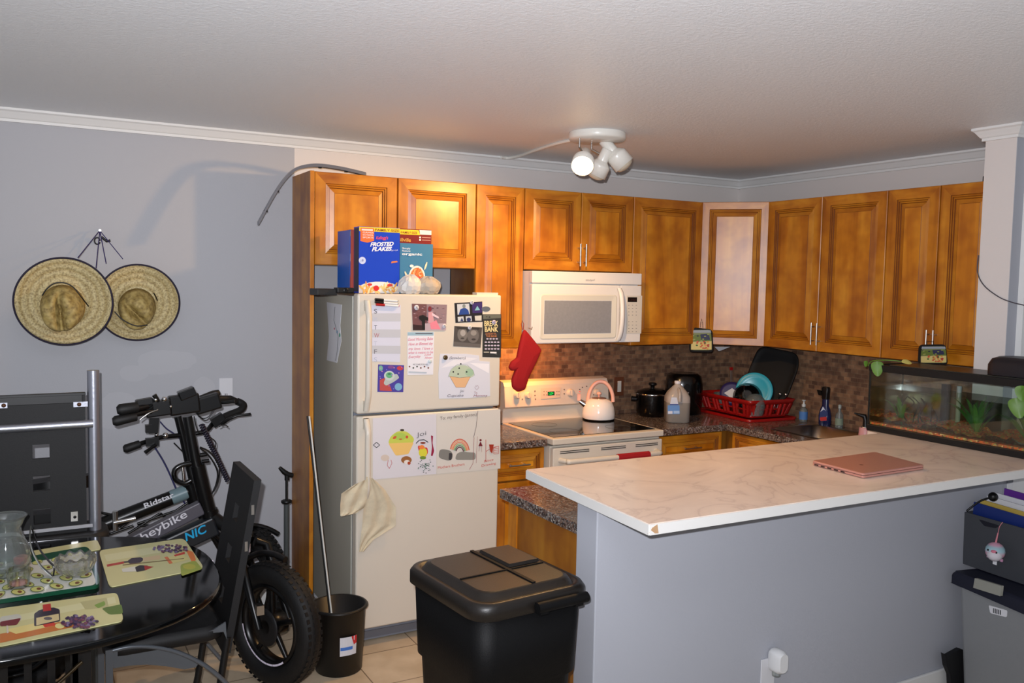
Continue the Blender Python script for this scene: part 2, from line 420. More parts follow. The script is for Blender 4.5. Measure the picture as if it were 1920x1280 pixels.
# crown moulding with a cove profile
def crown(p0, p1, n, name):
    p0, p1, n = V(p0), V(p1), V(n)
    prof = [(0, 0), (.045, 0), (.045, -.01), (.036, -.016), (.026, -.03), (.018, -.042), (.012, -.046), (.012, -.058), (0, -.058)]
    b = B(); b.loft([[q+n*a+V((0, 0, z)) for a, z in prof] for q in (p0, p1)], WHITE, smooth=False)
    struct(name, b)
crown((-6.2, 0, H), (0, 0, H), (0, -1, 0), 'trim_1')
crown((0, 0, H), (0, -2.145, H), (-1, 0, 0), 'trim_2')
b = B(); prof = [(.045, 0), (.045, -.01), (.036, -.016), (.026, -.03), (.018, -.042), (.012, -.046), (.012, -.058)]
b.loft([[V((x+sx*a, y+sy*a, H+z)) for x, y, sx, sy in ((0, -2.145, 0, 1), (-.54, -2.145, -1, 1), (-.54, -2.29, -1, -1), (0, -2.29, 0, -1))] for a, z in prof], WHITE, smooth=False)
struct('trim_3', b)
# stone tile backsplash
struct('wall_back_tile', B().box(-2.226, -.008, -.010, 0, .90, 1.9, TB))
struct('wall_right_tile', B().box(-.010, 0, -2.145, -.008, .90, 1.42, TR))

# ============================================================ CABINETS
def door_geo(b, o, ux, n, w, h, fr=.055, t=.02):
    """raised panel door: o lower corner, ux along the width, n outward"""
    o, ux, n = V(o), V(ux).normalized(), V(n).normalized(); uz = V((0, 0, 1))
    prof = [(0, 0, None), (0, t-.003, 'w'), (.003, t, 'w'), (fr, t, 'w'), (fr+.002, t-.005, 'g'), (fr+.010, t-.002, 'w'), (fr+.012, t-.008, 'g'),
            (fr+.020, t-.005, 'w'), (fr+.023, t-.011, 'g'), (fr+.045, t-.004, 'w'), (fr+.047, t-.003, 'g')]
    def rect(i, d): return [o+ux*i+uz*i+n*d, o+ux*(w-i)+uz*i+n*d, o+ux*(w-i)+uz*(h-i)+n*d, o+ux*i+uz*(h-i)+n*d]
    k = min(1, (min(w, h)*.40)/prof[-1][0]); prev = rect(0, 0)
    b.add(prev, [(3, 2, 1, 0)], WV)
    for i, d, m in prof[1:]:
        cur = rect(i*k, d)
        for e in range(4):
            f = (e+1) % 4
            mm = GLAZE if m == 'g' else (WH if e in (0, 2) else WV)
            b.add([prev[e], prev[f], cur[f], cur[e]], [(0, 1, 2, 3)], mm)
        prev = cur
    b.add(prev, [(0, 1, 2, 3)], WP)
    return b
def bar_handle(b, p, L, ax, n, r=.005):
    p, ax, n = V(p), V(ax).normalized(), V(n).normalized(); q = n*.03
    b.cyl(p-ax*L/2+q, p+ax*L/2+q, r, STEEL, 10)
    for s in (-1, 1): b.cyl(p+ax*s*L*.32, p+ax*s*L*.32+q, r*.9, STEEL, 8)
    return b
def wall_cabinet(label, x0, x1, z0, z1, doors, handles=()):
    t = thing('wall_cabinet', label, 'cabinet', ((x0+x1)/2, -UD/2, z0), None)
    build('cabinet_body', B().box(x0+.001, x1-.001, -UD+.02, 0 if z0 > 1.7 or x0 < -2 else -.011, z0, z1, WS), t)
    for k, (a, c) in enumerate(doors):
        d = build('door', door_geo(B(), (a+.002, -UD+.02, z0+.002), (1, 0, 0), (0, -1, 0), c-a-.004, z1-z0-.004), t)
        if k < len(handles) and handles[k] is not None:
            build('handle', bar_handle(B(), (handles[k][0], -UD, handles[k][1]), .13, (0, 0, 1), (0, -1, 0)), d, label='brushed steel bar handle')
    return t
OFZ = P(582, 496, YP(-UD)).z
wall_cabinet('maple cabinet with two raised panel doors above the refrigerator', -3.128, -2.229, OFZ, UT, [(-3.128, -2.688), (-2.686, -2.229)])
wall_cabinet('tall narrow maple wall cabinet between refrigerator and microwave', -2.227, -1.923, UB, UT, [(-2.227, -1.923)])
hz = P(1090, 478, YP(-UD-.03)).z
wall_cabinet('short maple cabinet with two handled doors directly above the microwave', -1.921, -1.161, 1.832, UT, [(-1.921, -1.54), (-1.538, -1.161)], [(-1.558, hz), (-1.518, hz)])
wall_cabinet('single door maple wall cabinet between the microwave and the corner', -1.159, -.612, UB, UT, [(-1.159, -.612)])
# diagonal corner cabinet
t = thing('corner_cabinet', 'diagonal maple corner cabinet with one glossy door catching the light', 'cabinet', (-.3, -.3, UB))
b = B().prism([V((x, y, UB)) for x, y in ((-.011, -.011), (-.609, -.011), (-.609, -.316), (-.316, -.609), (-.011, -.609))], (0, 0, UT-UB), WS); build('cabinet_body', b, t)
dn = V((-1, -1, 0)).normalized(); dx = V((1, -1, 0)).normalized()
DPT = V((-.609, -.318, 0)); DW = (V((-.318, -.609, 0))-DPT).length
build('door', door_geo(B(), DPT+V((0, 0, UB+.002))+dx*.002+dn*.002, dx, dn, DW-.004, UT-UB-.004, fr=.045), t)
def side_cabinet(label, y0, y1, z0, z1, doors, handles):
    t = thing('wall_cabinet', label, 'cabinet', (-UD/2, (y0+y1)/2, z0))
    build('cabinet_body', B().box(-UD+.02, -.011, y1+.001, y0-.001, z0, z1, WS), t)
    for k, (a, c) in enumerate(doors):
        d = build('door', door_geo(B(), (-UD+.02, a-.002, z0+.002), (0, -1, 0), (-1, 0, 0), a-c-.004, z1-z0-.004), t)
        if handles[k] is not None: build('handle', bar_handle(B(), (-UD, handles[k], z0+.105), .13, (0, 0, 1), (-1, 0, 0)), d, label='brushed steel bar handle')
    return t
side_cabinet('maple cabinet with two tall handled doors above the sink', -.612, -1.475, UB, UT, [(-.612, -1.035), (-1.037, -1.475)], [-1.015, -1.057])
side_cabinet('maple cabinet above the fish tank, partly behind the white wall end', -1.477, -2.10, UB, UT, [(-1.477, -1.783), (-1.785, -2.10)], [-1.765, -1.803])
# tall end panel left of the refrigerator
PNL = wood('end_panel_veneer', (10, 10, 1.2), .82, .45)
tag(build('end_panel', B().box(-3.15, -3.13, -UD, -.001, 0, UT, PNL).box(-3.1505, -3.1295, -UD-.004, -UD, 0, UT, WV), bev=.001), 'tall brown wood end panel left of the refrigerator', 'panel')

# ---- base cabinets
def drawer_front(b, o, ux, n, w, h): return door_geo(b, o, ux, n, w, h, fr=.03)
t = thing('base_cabinet', 'maple base cabinet with drawer between refrigerator and stove', 'cabinet', (-2.1, -.3, 0))
build('cabinet_body', B().box(-2.275, -1.925, -.59, -.02, .1, .874, WS).box(-2.275, -1.925, -.53, -.02, 0, .1, DARK), t)
d = build('drawer', drawer_front(B(), (-2.27, -.59, .70), (1, 0, 0), (0, -1, 0), .34, .165), t)
build('handle', bar_handle(B(), (-2.10, -.61, .785), .13, (1, 0, 0), (0, -1, 0)), d, label='brushed steel bar handle')
build('door', door_geo(B(), (-2.27, -.59, .11), (1, 0, 0), (0, -1, 0), .34, .58), t)
t = thing('base_cabinet', 'maple base cabinet with drawer right of the stove', 'cabinet', (-.9, -.3, 0))
build('cabinet_body', B().box(-1.153, -.02, -.59, -.02, .1, .874, WS).box(-1.153, -.62, -.53, -.02, 0, .1, DARK), t)
d = build('drawer', drawer_front(B(), (-1.148, -.59, .70), (1, 0, 0), (0, -1, 0), .50, .165), t)
build('handle', bar_handle(B(), (-.9, -.61, .785), .13, (1, 0, 0), (0, -1, 0)), d, label='brushed steel bar handle')
build('door', door_geo(B(), (-1.148, -.59, .11), (1, 0, 0), (0, -1, 0), .50, .58), t)
t = thing('base_cabinet', 'maple sink base cabinet under the right worktop', 'cabinet', (-.3, -1.1, 0))
build('cabinet_body', B().box(-.59, -.02, -1.52, -.592, .1, .70, WS).box(-.59, -.57, -1.52, -.592, .70, .874, WS), t)
for a in (-.66, -1.09): build('door', door_geo(B(), (-.59, a, .11), (0, -1, 0), (-1, 0, 0), .42, .58), t)
for a in (-.66, -1.09): build('false_drawer', drawer_front(B(), (-.59, a, .70), (0, -1, 0), (-1, 0, 0), .42, .165), t)
t = thing('base_cabinet', 'brown sided base cabinet behind the trash can, under the half-height wall', 'cabinet', (-1.7, -1.9, 0))
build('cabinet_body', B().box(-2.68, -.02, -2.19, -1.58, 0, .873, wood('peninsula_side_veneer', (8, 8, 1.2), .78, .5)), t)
build('end_frame', B().box(-2.686, -2.68, -1.64, -1.575, 0, .873, WV), t)

# ---- worktops
def slab(b, x0, x1, y0, y1): b.box(x0, x1, y0, y1, .875, .914, GRAN)
b = B(); slab(b, -1.155, -.012, -.635, -.012); slab(b, -.635, -.50, -1.525, -.636); slab(b, -.50, -.12, -.86, -.636); slab(b, -.50, -.12, -1.525, -1.30); slab(b, -.12, -.012, -1.525, -.636)
tag(build('worktop', b), 'speckled granite L-shaped worktop in the kitchen corner', 'countertop')
b = B(); slab(b, -2.278, -1.926, -.635, -.012); tag(build('worktop', b, bev=.004), 'short granite worktop between refrigerator and stove', 'countertop')
b = B(); slab(b, -2.705, -.02, -2.195, -1.53); tag(build('worktop', b, bev=.004), 'lower granite worktop running behind the half-height wall', 'countertop')
# sink
b = B(); rim = [rrect(-.31, -1.08, z, w, d, r) for z, w, d, r in ((.917, .42, .48, .07), (.919, .40, .46, .07), (.914, .365, .425, .06), (.80, .34, .40, .06), (.76, .28, .34, .05))]
b.loft(rim, STEEL, cap0=False); b.cyl((-.31, -1.08, .761), (-.31, -1.08, .765), .04, CHROME)
tag(build('sink', b, fixn=False), 'stainless steel sink set in the granite worktop', 'sink')
# bar top of the peninsula
BT = 1.07
b = B()
c4 = [(-2.782, -1.878), (-2.825, -2.66), (-.56, -2.675), (-.545, -2.16), (-.56, -1.80), (-.82, -1.80), (-.83, -1.868)]
ring = [V((x, y, BT-.032)) for x, y in c4]
b.prism(ring, (0, 0, .032), MARB)
cc = V((-1.7, -2.27, 0))
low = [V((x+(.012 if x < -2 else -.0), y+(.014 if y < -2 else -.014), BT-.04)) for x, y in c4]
o = thing('bar_top', 'marbled beige bar top on the half wall, front corner chipped', 'countertop', (-1.7, -2.27, 1.03))
TOPE = mat('white_bar_edge', (216, 214, 210), .3)
build('top_board', b, o, bev=.003)
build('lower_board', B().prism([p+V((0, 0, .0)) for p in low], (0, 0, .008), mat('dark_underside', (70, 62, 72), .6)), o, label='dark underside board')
ed = B()
for (x0, y0), (x1, y1), nx, ny in ((c4[0], c4[1], -1, 0), (c4[1], c4[2], 0, -1)):
    ed.prism([V((x0, y0, BT-.034)), V((x1, y1, BT-.034)), V((x1+nx*.003, y1+ny*.003, BT-.034)), V((x0+nx*.003, y0+ny*.003, BT-.034))], (0, 0, .031), TOPE)
build('edge_strip', ed, o, label='white edge strip')
ch = B().prism([V((-2.8285, -2.6585, BT-.03)), V((-2.795, -2.6655, BT-.03)), V((-2.800, -2.6655, BT-.004)), V((-2.818, -2.6655, BT-.012))], (0, .002, 0), mat('raw_chipboard', (176, 140, 104), .9))
build('chipped_corner', ch, o, label='bare chipboard where the edge broke off')

# ============================================================ FRIDGE
FX0, FX1, FY = -3.044, -2.285, -.743
FZ = 1.693; SPL = P(668, 779, YP(FY)).z
t = thing('refrigerator', 'almond top-freezer refrigerator covered with magnets and drawings', 'refrigerator', ((FX0+FX1)/2, -.4, 0))
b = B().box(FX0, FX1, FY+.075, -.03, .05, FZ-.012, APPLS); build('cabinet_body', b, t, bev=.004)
build('kick_grille', B().box(FX0+.02, FX1-.02, FY+.06, FY+.10, .01, .075, GASKET).box(FX0+.05, FX1-.05, FY+.055, FY+.06, .02, .055, mat('grille_grey', (98, 100, 108), .5)), t)
build('door_gasket', B().box(FX0+.006, FX1-.006, FY+.06, FY+.078, .10, FZ-.01, GASKET), t)
fd = build('freezer_door', B().box(FX0, FX1, FY, FY+.06, SPL+.006, FZ, APPL), t, bev=.009, seg=3)
rd = build('main_door', B().box(FX0, FX1, FY, FY+.06, .088, SPL-.006, APPL), t, bev=.009, seg=3)
def fhandle(z0, z1, par):
    x = P(690, 660, YP(FY-.03)).x; b = B()
    n = 14; rings = []
    for k in range(n+1):
        f = k/n; z = z0+(z1-z0)*f; e = min(f, 1-f)*n; y = FY-.012-.028*min(1, e/2)
        w = .03; rings.append([V((x+dx, y+dy, z)) for dx, dy in ((-w/2, 0), (-w/2+.004, -.008), (0, -.013), (w/2-.004, -.008), (w/2, 0), (w/2-.006, .01), (-w/2+.006, .01))])
    b.loft(rings, APPL)
    b.box(x-.012, x+.012, FY-.02, FY+.001, z0, z0+.05, APPL); b.box(x-.012, x+.012, FY-.02, FY+.001, z1-.05, z1, APPL)
    build('handle', b, par)
fhandle(SPL+.02, FZ-.03, fd); fhandle(P(690, 935, YP(FY)).z, SPL-.015, rd)
build('hinge_cover', B().box(-2.42, -2.30, FY+.01, FY+.06, FZ, FZ+.012, APPL), fd)
build('badge', B().lathe(P(911, 579, YP(FY)), [(.013, 0), (.013, .002)], STEEL, 24, (0, -1, 0), sx=1.9), fd, label='oval silver badge')

FP = YP(FY)   # front of the fridge doors
# weekly pad
b = B(); cs = [(697, 572), (751, 572), (750, 679), (698, 677)]
rows = []
for k in range(7):
    if k % 2 == 1: rows.append((C(188, 190, 196), [(697, 572+15.1*k), (751, 572+15.2*k), (751, 572+15.2*(k+1)), (697, 572+15.1*(k+1))]))
tx = []
for k, (ch_, cl) in enumerate((('S', (96, 96, 104)), ('M', (180, 184, 200)), ('T', (96, 96, 104)), ('W', (172, 96, 100)), ('T', (184, 188, 204)), ('F', (110, 110, 118)), ('S', (172, 178, 196)))):
    tx.append((ch_, (701.5, 587.5+15.1*k), (707+(4 if ch_ == 'W' else 0), 587.5+15.1*k), 8.5, C(*cl)))
sheet('weekly_planner', 'white and grey weekly planner pad with day letters on the freezer door', 'notepad', cs, FP, mat('pad_white', (206, 208, 222), .6), rows, texts=tx)
# markers on top of it
for lab, col, y, u0 in (('black capped marker, topmost of three on the planner', (14, 14, 16), 561, 703), ('black capped marker, middle of three on the planner', (14, 14, 16), 566, 703), ('red capped marker, lowest of three on the planner', (170, 24, 28), 570.5, 705)):
    a = P(u0, y, FP, .008); e = P(u0+43, y+3.2, FP, .008); d = (e-a)
    t = thing('marker', lab, 'marker', a, 'markers on the planner')
    build('barrel', B().cyl(a+d*.36, e-d*.02, .0052, mat('marker_white', (226, 226, 226), .4), 10), t)
    build('cap', B().cyl(a, a+d*.37, .0062, mat('cap_%d' % col[0], col, .4), 10), t)
    build('end_plug', B().cyl(e-d*.03, e, .005, mat('cap_%d' % col[0], col, .4), 10), t)
# ufo picture
shp = [(C(70, 60, 150), [(709, 683), (757.5, 684.5), (756, 735), (707.5, 734.5)])]
shp += [(C(182, 74, 70), [(712, 712), (722, 708), (731, 722), (735, 733), (712, 732)]), (C(190, 60, 70), ell(750, 690, 6, 4)), (C(120, 170, 200), ell(747, 725, 7)), (C(110, 170, 150), ell(714, 690, 4, 5)),
        (C(120, 70, 140), ell(733, 688, 6, 3)), (C(176, 184, 180), roundpoly([(719, 719), (723, 708), (744, 700), (749, 708), (738, 716), (724, 723)], 3)), (C(190, 200, 196), ell(730, 704, 10, 9)), (C(96, 170, 120), ell(730, 703, 6.5, 5.5)), (C(60, 120, 90), ell(730, 701, 3, 2))]
for k in range(12): shp.append((C(200, 150, 170) if k % 2 else C(120, 120, 210), ell(711+random.random()*43, 686+random.random()*45, 1.1, n=8)))
sheet('picture_card', 'purple picture card of a flying saucer on the freezer door', 'picture', shp[0][1], FP, C(70, 60, 150), shp[1:])
# photo of a dancer
cs = [(772, 569), (838, 571), (836, 619), (774, 619)]
shp = [(C(108, 70, 72), [(772.5, 569.5), (800, 570), (800, 619), (774, 619)])]
for k in range(40): shp.append((C(*random.choice([(150, 120, 124), (86, 52, 56), (170, 140, 146), (120, 84, 88)])), ell(776+random.random()*58, 573+random.random()*32, 2.2, .9, 6)))
shp += [(C(46, 26, 28), [(774, 608), (795, 610), (795, 619), (774, 619)]), (C(180, 160, 168), [(797, 606), (836, 606), (836, 619), (797, 619)]), (C(18, 14, 16), [(786, 592), (793, 590), (808, 598), (806, 602), (797, 600), (797, 618), (792, 618), (791, 602), (786, 598)]),
        (C(120, 40, 50), ell(806, 579, 3.5, 5)), (C(206, 150, 156), [(803, 585), (811, 584), (814, 604), (803, 606)]), (C(222, 196, 202), [(810, 586), (823, 594), (822, 597), (810, 591)]), (C(222, 130, 146), [(806, 606), (818, 600), (826, 617), (808, 617)]), (C(200, 200, 206), ell(781, 576, 4.5))]
sheet('photograph', 'photo print of a dancer before a brick wall on the freezer door', 'photo', cs, FP, C(140, 118, 124), shp)
# note pad with red handwriting
cs = [(764, 622), (814, 622), (812, 702), (764, 703)]
shp = [(C(150, 180, 194), [(764.5, 622.5), (813, 622.5), (813, 629), (764.5, 629)]), (C(90, 98, 108), [(779, 624), (811, 624), (811, 626), (779, 626)])]
for k in range(6): shp.append((C(*random.choice([(50, 60, 50), (110, 60, 50), (40, 40, 60)])), ell(768+7*k, 687+(k % 2)*2.5, 1.6, n=8)))
shp.append((C(180, 190, 200), [(766, 696), (800, 697), (800, 700), (766, 699)]))
PINKINK = C(206, 84, 108)
tx = [('Good Morning Babe', (765, 639), (812, 637), 5.5, PINKINK, .35), ('Have an Blessed day', (766, 647.5), (812, 646), 5.5, PINKINK, .35), ('my love. I love u', (766, 656), (812, 655), 5, PINKINK, .35),
      ('what it means to be', (766, 663.5), (812, 662), 5, PINKINK, .35), ('Everyday', (766, 671.5), (789, 670), 5, PINKINK, .35), ('Love', (796, 667), (808, 666), 4, PINKINK, .35), ('Always', (796, 672.5), (811, 671.5), 4, PINKINK, .35), ('WE CARE FOR ALL', (774, 684.5), (803, 684.5), 3, INK)]
sheet('note_paper', 'notepad page with pink handwriting below the dancer photo', 'note', cs, FP, C(224, 224, 230), shp, texts=tx)
# photo strip card
cs = [(852, 568), (904, 565), (905, 603), (854, 605)]
shp = [(C(190, 196, 204), [(857, 570), (880, 569), (881, 589), (858, 590)]), (C(30, 66, 140), [(860, 590), (863, 580), (871, 576), (878, 581), (880, 589)]), (C(120, 130, 130), ell(870, 574, 3, 4)), (C(52, 38, 100), [(885, 568), (904, 566), (904, 586), (886, 587)]),
       (C(120, 180, 190), [(890, 582), (895, 573), (900, 581)]), (C(190, 196, 200), [(858, 594), (869, 593), (870, 602), (859, 603)]), (C(40, 54, 100), [(863, 602), (866, 595), (869, 602)]), (C(180, 188, 198), [(873, 593), (884, 592), (885, 602), (874, 602)]),
       (C(36, 48, 96), ell(879, 599, 4, 4)), (C(196, 198, 190), [(890, 592), (903, 591), (903, 601), (891, 601)])]
sheet('photo_card', 'dark photo booth card with blue portraits near the badge', 'photo', cs, FP, C(22, 22, 30), shp)
cs = [(852, 611), (904, 613.5), (901, 651.5), (850, 649)]
shp = [(C(112, 108, 104), ell(867, 627, 9.5, 13)), (C(104, 100, 98), ell(887, 629, 11, 14)), (C(160, 156, 152), ell(868, 624, 5, 6)), (C(140, 136, 132), ell(888, 624, 5.5, 5)), (C(50, 48, 48), [(855, 612), (900, 614), (898, 618), (858, 617)]), (C(60, 56, 56), ell(888, 636, 4, 2)), (C(60, 56, 56), ell(867, 634, 3.5, 1.5)), (C(96, 92, 90), [(850.5, 640), (902, 645), (901, 651), (850, 648.5)])]
sheet('photograph', 'black and white photo print of two faces on the freezer door', 'photo', cs, FP, C(74, 70, 68), shp)
# club flyer
cs = [(905, 589), (939.5, 589), (939, 670), (904.5, 669)]
shp = [(C(96, 100, 92), [(906, 590), (939, 590), (939, 596), (906, 598)])]
for k in range(26): shp.append((C(*random.choice([(84, 88, 84), (30, 32, 34), (60, 62, 62)])), ell(908+random.random()*28, 592+random.random()*74, 2, 1, 6)))
for r in range(4):
    for k in range(5-(r == 0)): shp.append((C(196, 186, 206), ell(911+k*5.8+(3 if r == 0 else 0), 635+r*6.3, 2.4, 1.5, 8)))
shp.append((C(226, 226, 226), [(919, 659), (931, 659.5), (931, 662.5), (919, 662)])); shp.append((C(180, 176, 160), [(907, 659), (917, 659), (917, 661), (907, 661)]))
GOLD = C(222, 206, 150)
sheet('flyer', 'dark club flyer with gold lettering at the right edge of the freezer door', 'poster', cs, FP, C(44, 46, 46), shp, texts=[('BREAK', (908, 611), (934, 611), 9.5, GOLD, 0, .03), ('BANK', (909, 621.5), (934, 621.5), 9, GOLD, 0, .03), ('TUESDAY IN', (910, 627), (930, 627), 3.5, C(206, 130, 80)), ('THE BANK', (911, 632), (932, 632), 4, C(206, 130, 80))])
# cupcake drawing on creased paper
cs = [(825, 663), (872, 663), (898, 666), (899, 676), (918, 678), (919, 742), (880, 746), (823, 747), (822, 700)]
FW_ = .4
def strokes(col, pts, w=FW_): return [(col, q) for q in stroke(pts, w)]
shp = [(C(226, 226, 232), [(826, 690), (860, 668), (896, 672), (860, 684)]), (C(232, 232, 238), [(880, 680), (917, 682), (917, 700)]),
       (C(182, 196, 172), roundpoly([(840, 707), (846, 692), (858, 684), (876, 685), (887, 694), (890, 704), (880, 709)], 6)), (C(160, 190, 160), ell(880, 698, 8, 7)), (C(222, 178, 132), roundpoly([(843, 705), (862, 708), (882, 706), (872, 726), (855, 726)], 2))]
for (x, y) in ((861, 690), (850, 697), (875, 697), (859, 701), (864, 682)): shp.append((INK, ell(x, y, 1.5, n=10)))
shp += strokes(C(120, 80, 50), [(843, 705), (855, 726), (872, 726), (882, 706), (862, 708), (843, 705)]) + strokes(C(90, 110, 90), [(840, 707), (846, 692), (858, 683), (876, 684), (887, 694), (890, 704)])
shp += strokes(C(130, 60, 70), [(893, 722), (890, 726), (894, 731), (898, 726), (895, 722), (893, 725)])
sheet('child_drawing', "child's cupcake drawing on creased white paper on the freezer door", 'drawing', cs, FP, C(212, 214, 224), shp, texts=[('(Strawberry)', (843, 673), (873, 673), 5, C(80, 80, 86), .2), ('Joi', (862, 735), (870, 735), 5, C(90, 90, 96), .2), ('Cupcake', (839, 744), (869, 743), 5, C(80, 70, 84), .2), ('To', (889, 738), (895, 738), 4, C(140, 70, 80)), ('Mommy', (888, 744), (914, 743), 4.5, C(130, 60, 70), .2)])
# magnets
def magnet(label, u, v, r, m, kind='magnet', d=.006, mm=None):
    p = P(u, v, FP, .002); b = B().lathe(p, [(r, 0), (r, d*.6), (r*.8, d), (.0005, d)], m, 20, (0, -1, 0))
    if mm:
        for k in range(7):
            a = k*2.4; q = p+V((math.cos(a)*r*.5*(k > 0), -d-.0006, math.sin(a)*r*.5*(k > 0))); b.lathe(q, [(r*.16, 0), (r*.16, .0004)], mm, 8, (0, -1, 0))
    return tag(build('magnet', b), label, 'magnet', 'fridge magnets')
WM = mat('magnet_white', (214, 212, 218), .4)
magnet('dark bronze round magnet on the cupcake drawing', 835, 670, .012, mat('bronze', (92, 78, 52), .35, metal=.6))
magnet('patterned white button magnet on the dancer photo, upper left corner', 781, 577, .011, WM, mm=INK)
magnet('patterned white button magnet on the lower right corner of the dancer photo', 833, 611, .010, WM, mm=INK)
magnet('patterned white button magnet on top of the photo booth card', 884.5, 567, .010, WM, mm=INK)
magnet('patterned white button magnet on the black and white photo', 880.5, 614, .010, WM, mm=INK)
magnet('lilac button magnet over the gold lettering of the flyer', 926, 604, .011, mat('magnet_lilac', (200, 190, 214), .4), mm=INK)
magnet('pale square-ish clip magnet on the handwritten note', 806, 677, .010, mat('magnet_clear', (200, 212, 216), .2))
# paper on the side of the fridge
SP = XP(FX0)
cs = [(613, 566), (622, 568), (641, 571), (638, 610), (640, 640), (632, 680), (613, 675), (617, 630)]
shp = strokes(C(120, 126, 134), [(628, 575), (626, 600), (634, 630), (632, 660), (629, 676)], .9)+[(C(110, 150, 180), ell(632, 622, 1.2, 3)), (C(80, 160, 130), ell(637, 628, 1.4, 4)), (C(190, 120, 140), ell(627, 616, 1.2, 2))]
sheet('child_drawing', 'long curled paper with a faint flower drawing on the fridge side', 'drawing', cs, SP, C(212, 214, 220), shp)
# big drawings on the lower door
cs = [(699, 784), (818, 776), (818, 888), (699, 899)]
shp = [(C(196, 202, 84), roundpoly([(727, 832), (732, 818), (745, 808), (762, 808), (776, 820), (776, 828), (768, 834)], 6)), (C(170, 196, 84), ell(750, 818, 12, 7)), (C(232, 190, 110), roundpoly([(728, 831), (776, 829), (766, 851), (742, 854)], 3)),
       (C(60, 50, 30), ell(754, 806, 4, 2)), (C(200, 90, 50), ell(740, 820, 4, 2.4, rot=-.6)), (C(200, 80, 50), ell(763, 819, 2.5, 2.8)), (C(190, 90, 50), ell(751, 823, 3, 1.2)), (C(206, 60, 60), roundpoly([(783, 837), (786, 834), (792, 839), (801, 838), (803, 848), (797, 858), (789, 858)], 3)), (C(212, 206, 60), ell(793, 848, 8, 9)), (C(232, 130, 60), ell(791, 838, 5, 4)), (C(110, 140, 50), ell(793, 858, 6, 3)),
       (C(146, 20, 60), roundpoly([(808, 816), (812, 817), (811, 830), (814, 845), (811, 855), (808, 854), (810, 838)], 1)), (C(150, 96, 50), ell(762, 862, 10, 7)), (C(226, 216, 206), ell(763, 866, 5.5, 4)), (C(170, 70, 40), ell(767, 868, 3, 3)), (C(206, 190, 176), ell(722, 858, 8, 6))]
shp += strokes(C(60, 66, 70), [(780, 831), (786, 825), (795, 824), (803, 829)], 1.6)+[(C(130, 60, 40), ell(793, 830, 5, 2))]
shp += strokes(C(40, 44, 50), [(700, 834), (706, 829), (712, 834), (706, 839), (700, 834)], 1.2)+strokes(C(176, 60, 60), [(728, 862), (726, 872), (730, 878), (735, 868), (733, 862)], .8)
for k in range(46): shp.append((C(*random.choice([(60, 90, 76), (44, 60, 60), (110, 140, 120)])), ell(790+random.gauss(6, 6), 872+random.gauss(0, 6), 1.3, .8, 7)))
sheet('child_drawing', "child's crayon cupcake drawing on the left of the main fridge door", 'drawing', cs, FP, C(212, 208, 212), shp, texts=[('Joi', (781, 819), (799, 815), 8, C(110, 110, 116))])
cs = [(819, 776), (938, 767), (938, 878), (819, 888)]
shp = [(C(128, 126, 120), roundpoly([(822, 858), (824, 842), (836, 842), (848, 846), (849, 860), (841, 864)], 6)), (C(138, 136, 128), roundpoly([(853, 862), (856, 850), (866, 846), (882, 848), (892, 848), (892, 862)], 6)), (C(60, 58, 60), roundpoly([(842, 848), (849, 850), (846, 863), (841, 862)], 3))]
def arc(cx, cy, r, a0, a1, n=9, ry=None): return [(cx+r*math.cos(math.radians(a0+(a1-a0)*k/n)), cy-(ry or r)*math.sin(math.radians(a0+(a1-a0)*k/n))) for k in range(n+1)]
for k, col in enumerate(((206, 96, 70), (230, 160, 110), (222, 130, 90), (150, 180, 120), (90, 130, 100), (90, 40, 60))): shp += strokes(C(*col), arc(862, 848, 18-k*2.2, 10, 165, ry=25-k*3), 1.9)
shp += strokes(C(90, 60, 60), [(896, 770), (893, 800), (888, 820)], .7)+strokes(C(150, 80, 80), [(889, 820), (887, 868), (880, 880)], .7)+strokes(C(150, 80, 80), [(895, 818), (893, 868)], .6)
shp += [(C(110, 20, 36), ell(901, 825, 2.2, 2)), (C(110, 20, 36), [(901, 827), (905, 836), (897, 836)])]+strokes(C(150, 70, 76), [(899, 836), (898, 846)], .6)+strokes(C(150, 70, 76), [(903, 836), (903, 847)], .6)
shp += strokes(C(176, 50, 40), [(911, 824), (911, 866)], .9)+strokes(C(176, 50, 40), [(911, 846), (918, 842), (935, 836), (935, 850), (926, 851), (925, 838)], .8)+[(C(160, 50, 30), [(917, 833), (926, 833), (923, 850), (919, 846)])]
for k in range(4): shp += strokes(C(190, 60, 50), [(926, 838+k*3.4), (935, 836.5+k*3.4)], .7)
REDI = C(190, 70, 60)
sheet('child_drawing', "child's rainbow and clouds drawing on the right of the main fridge door", 'drawing', cs, FP, C(212, 206, 196), shp, texts=[('To: my family (jantes)', (825, 787), (894, 779), 6, C(90, 84, 84), 0), ('Mothers Brothers', (821, 879), (871, 872), 5, REDI), ('Prince', (908, 867), (925, 863), 4.5, REDI), ('Drawing', (903, 875), (930, 870), 4.5, REDI)])
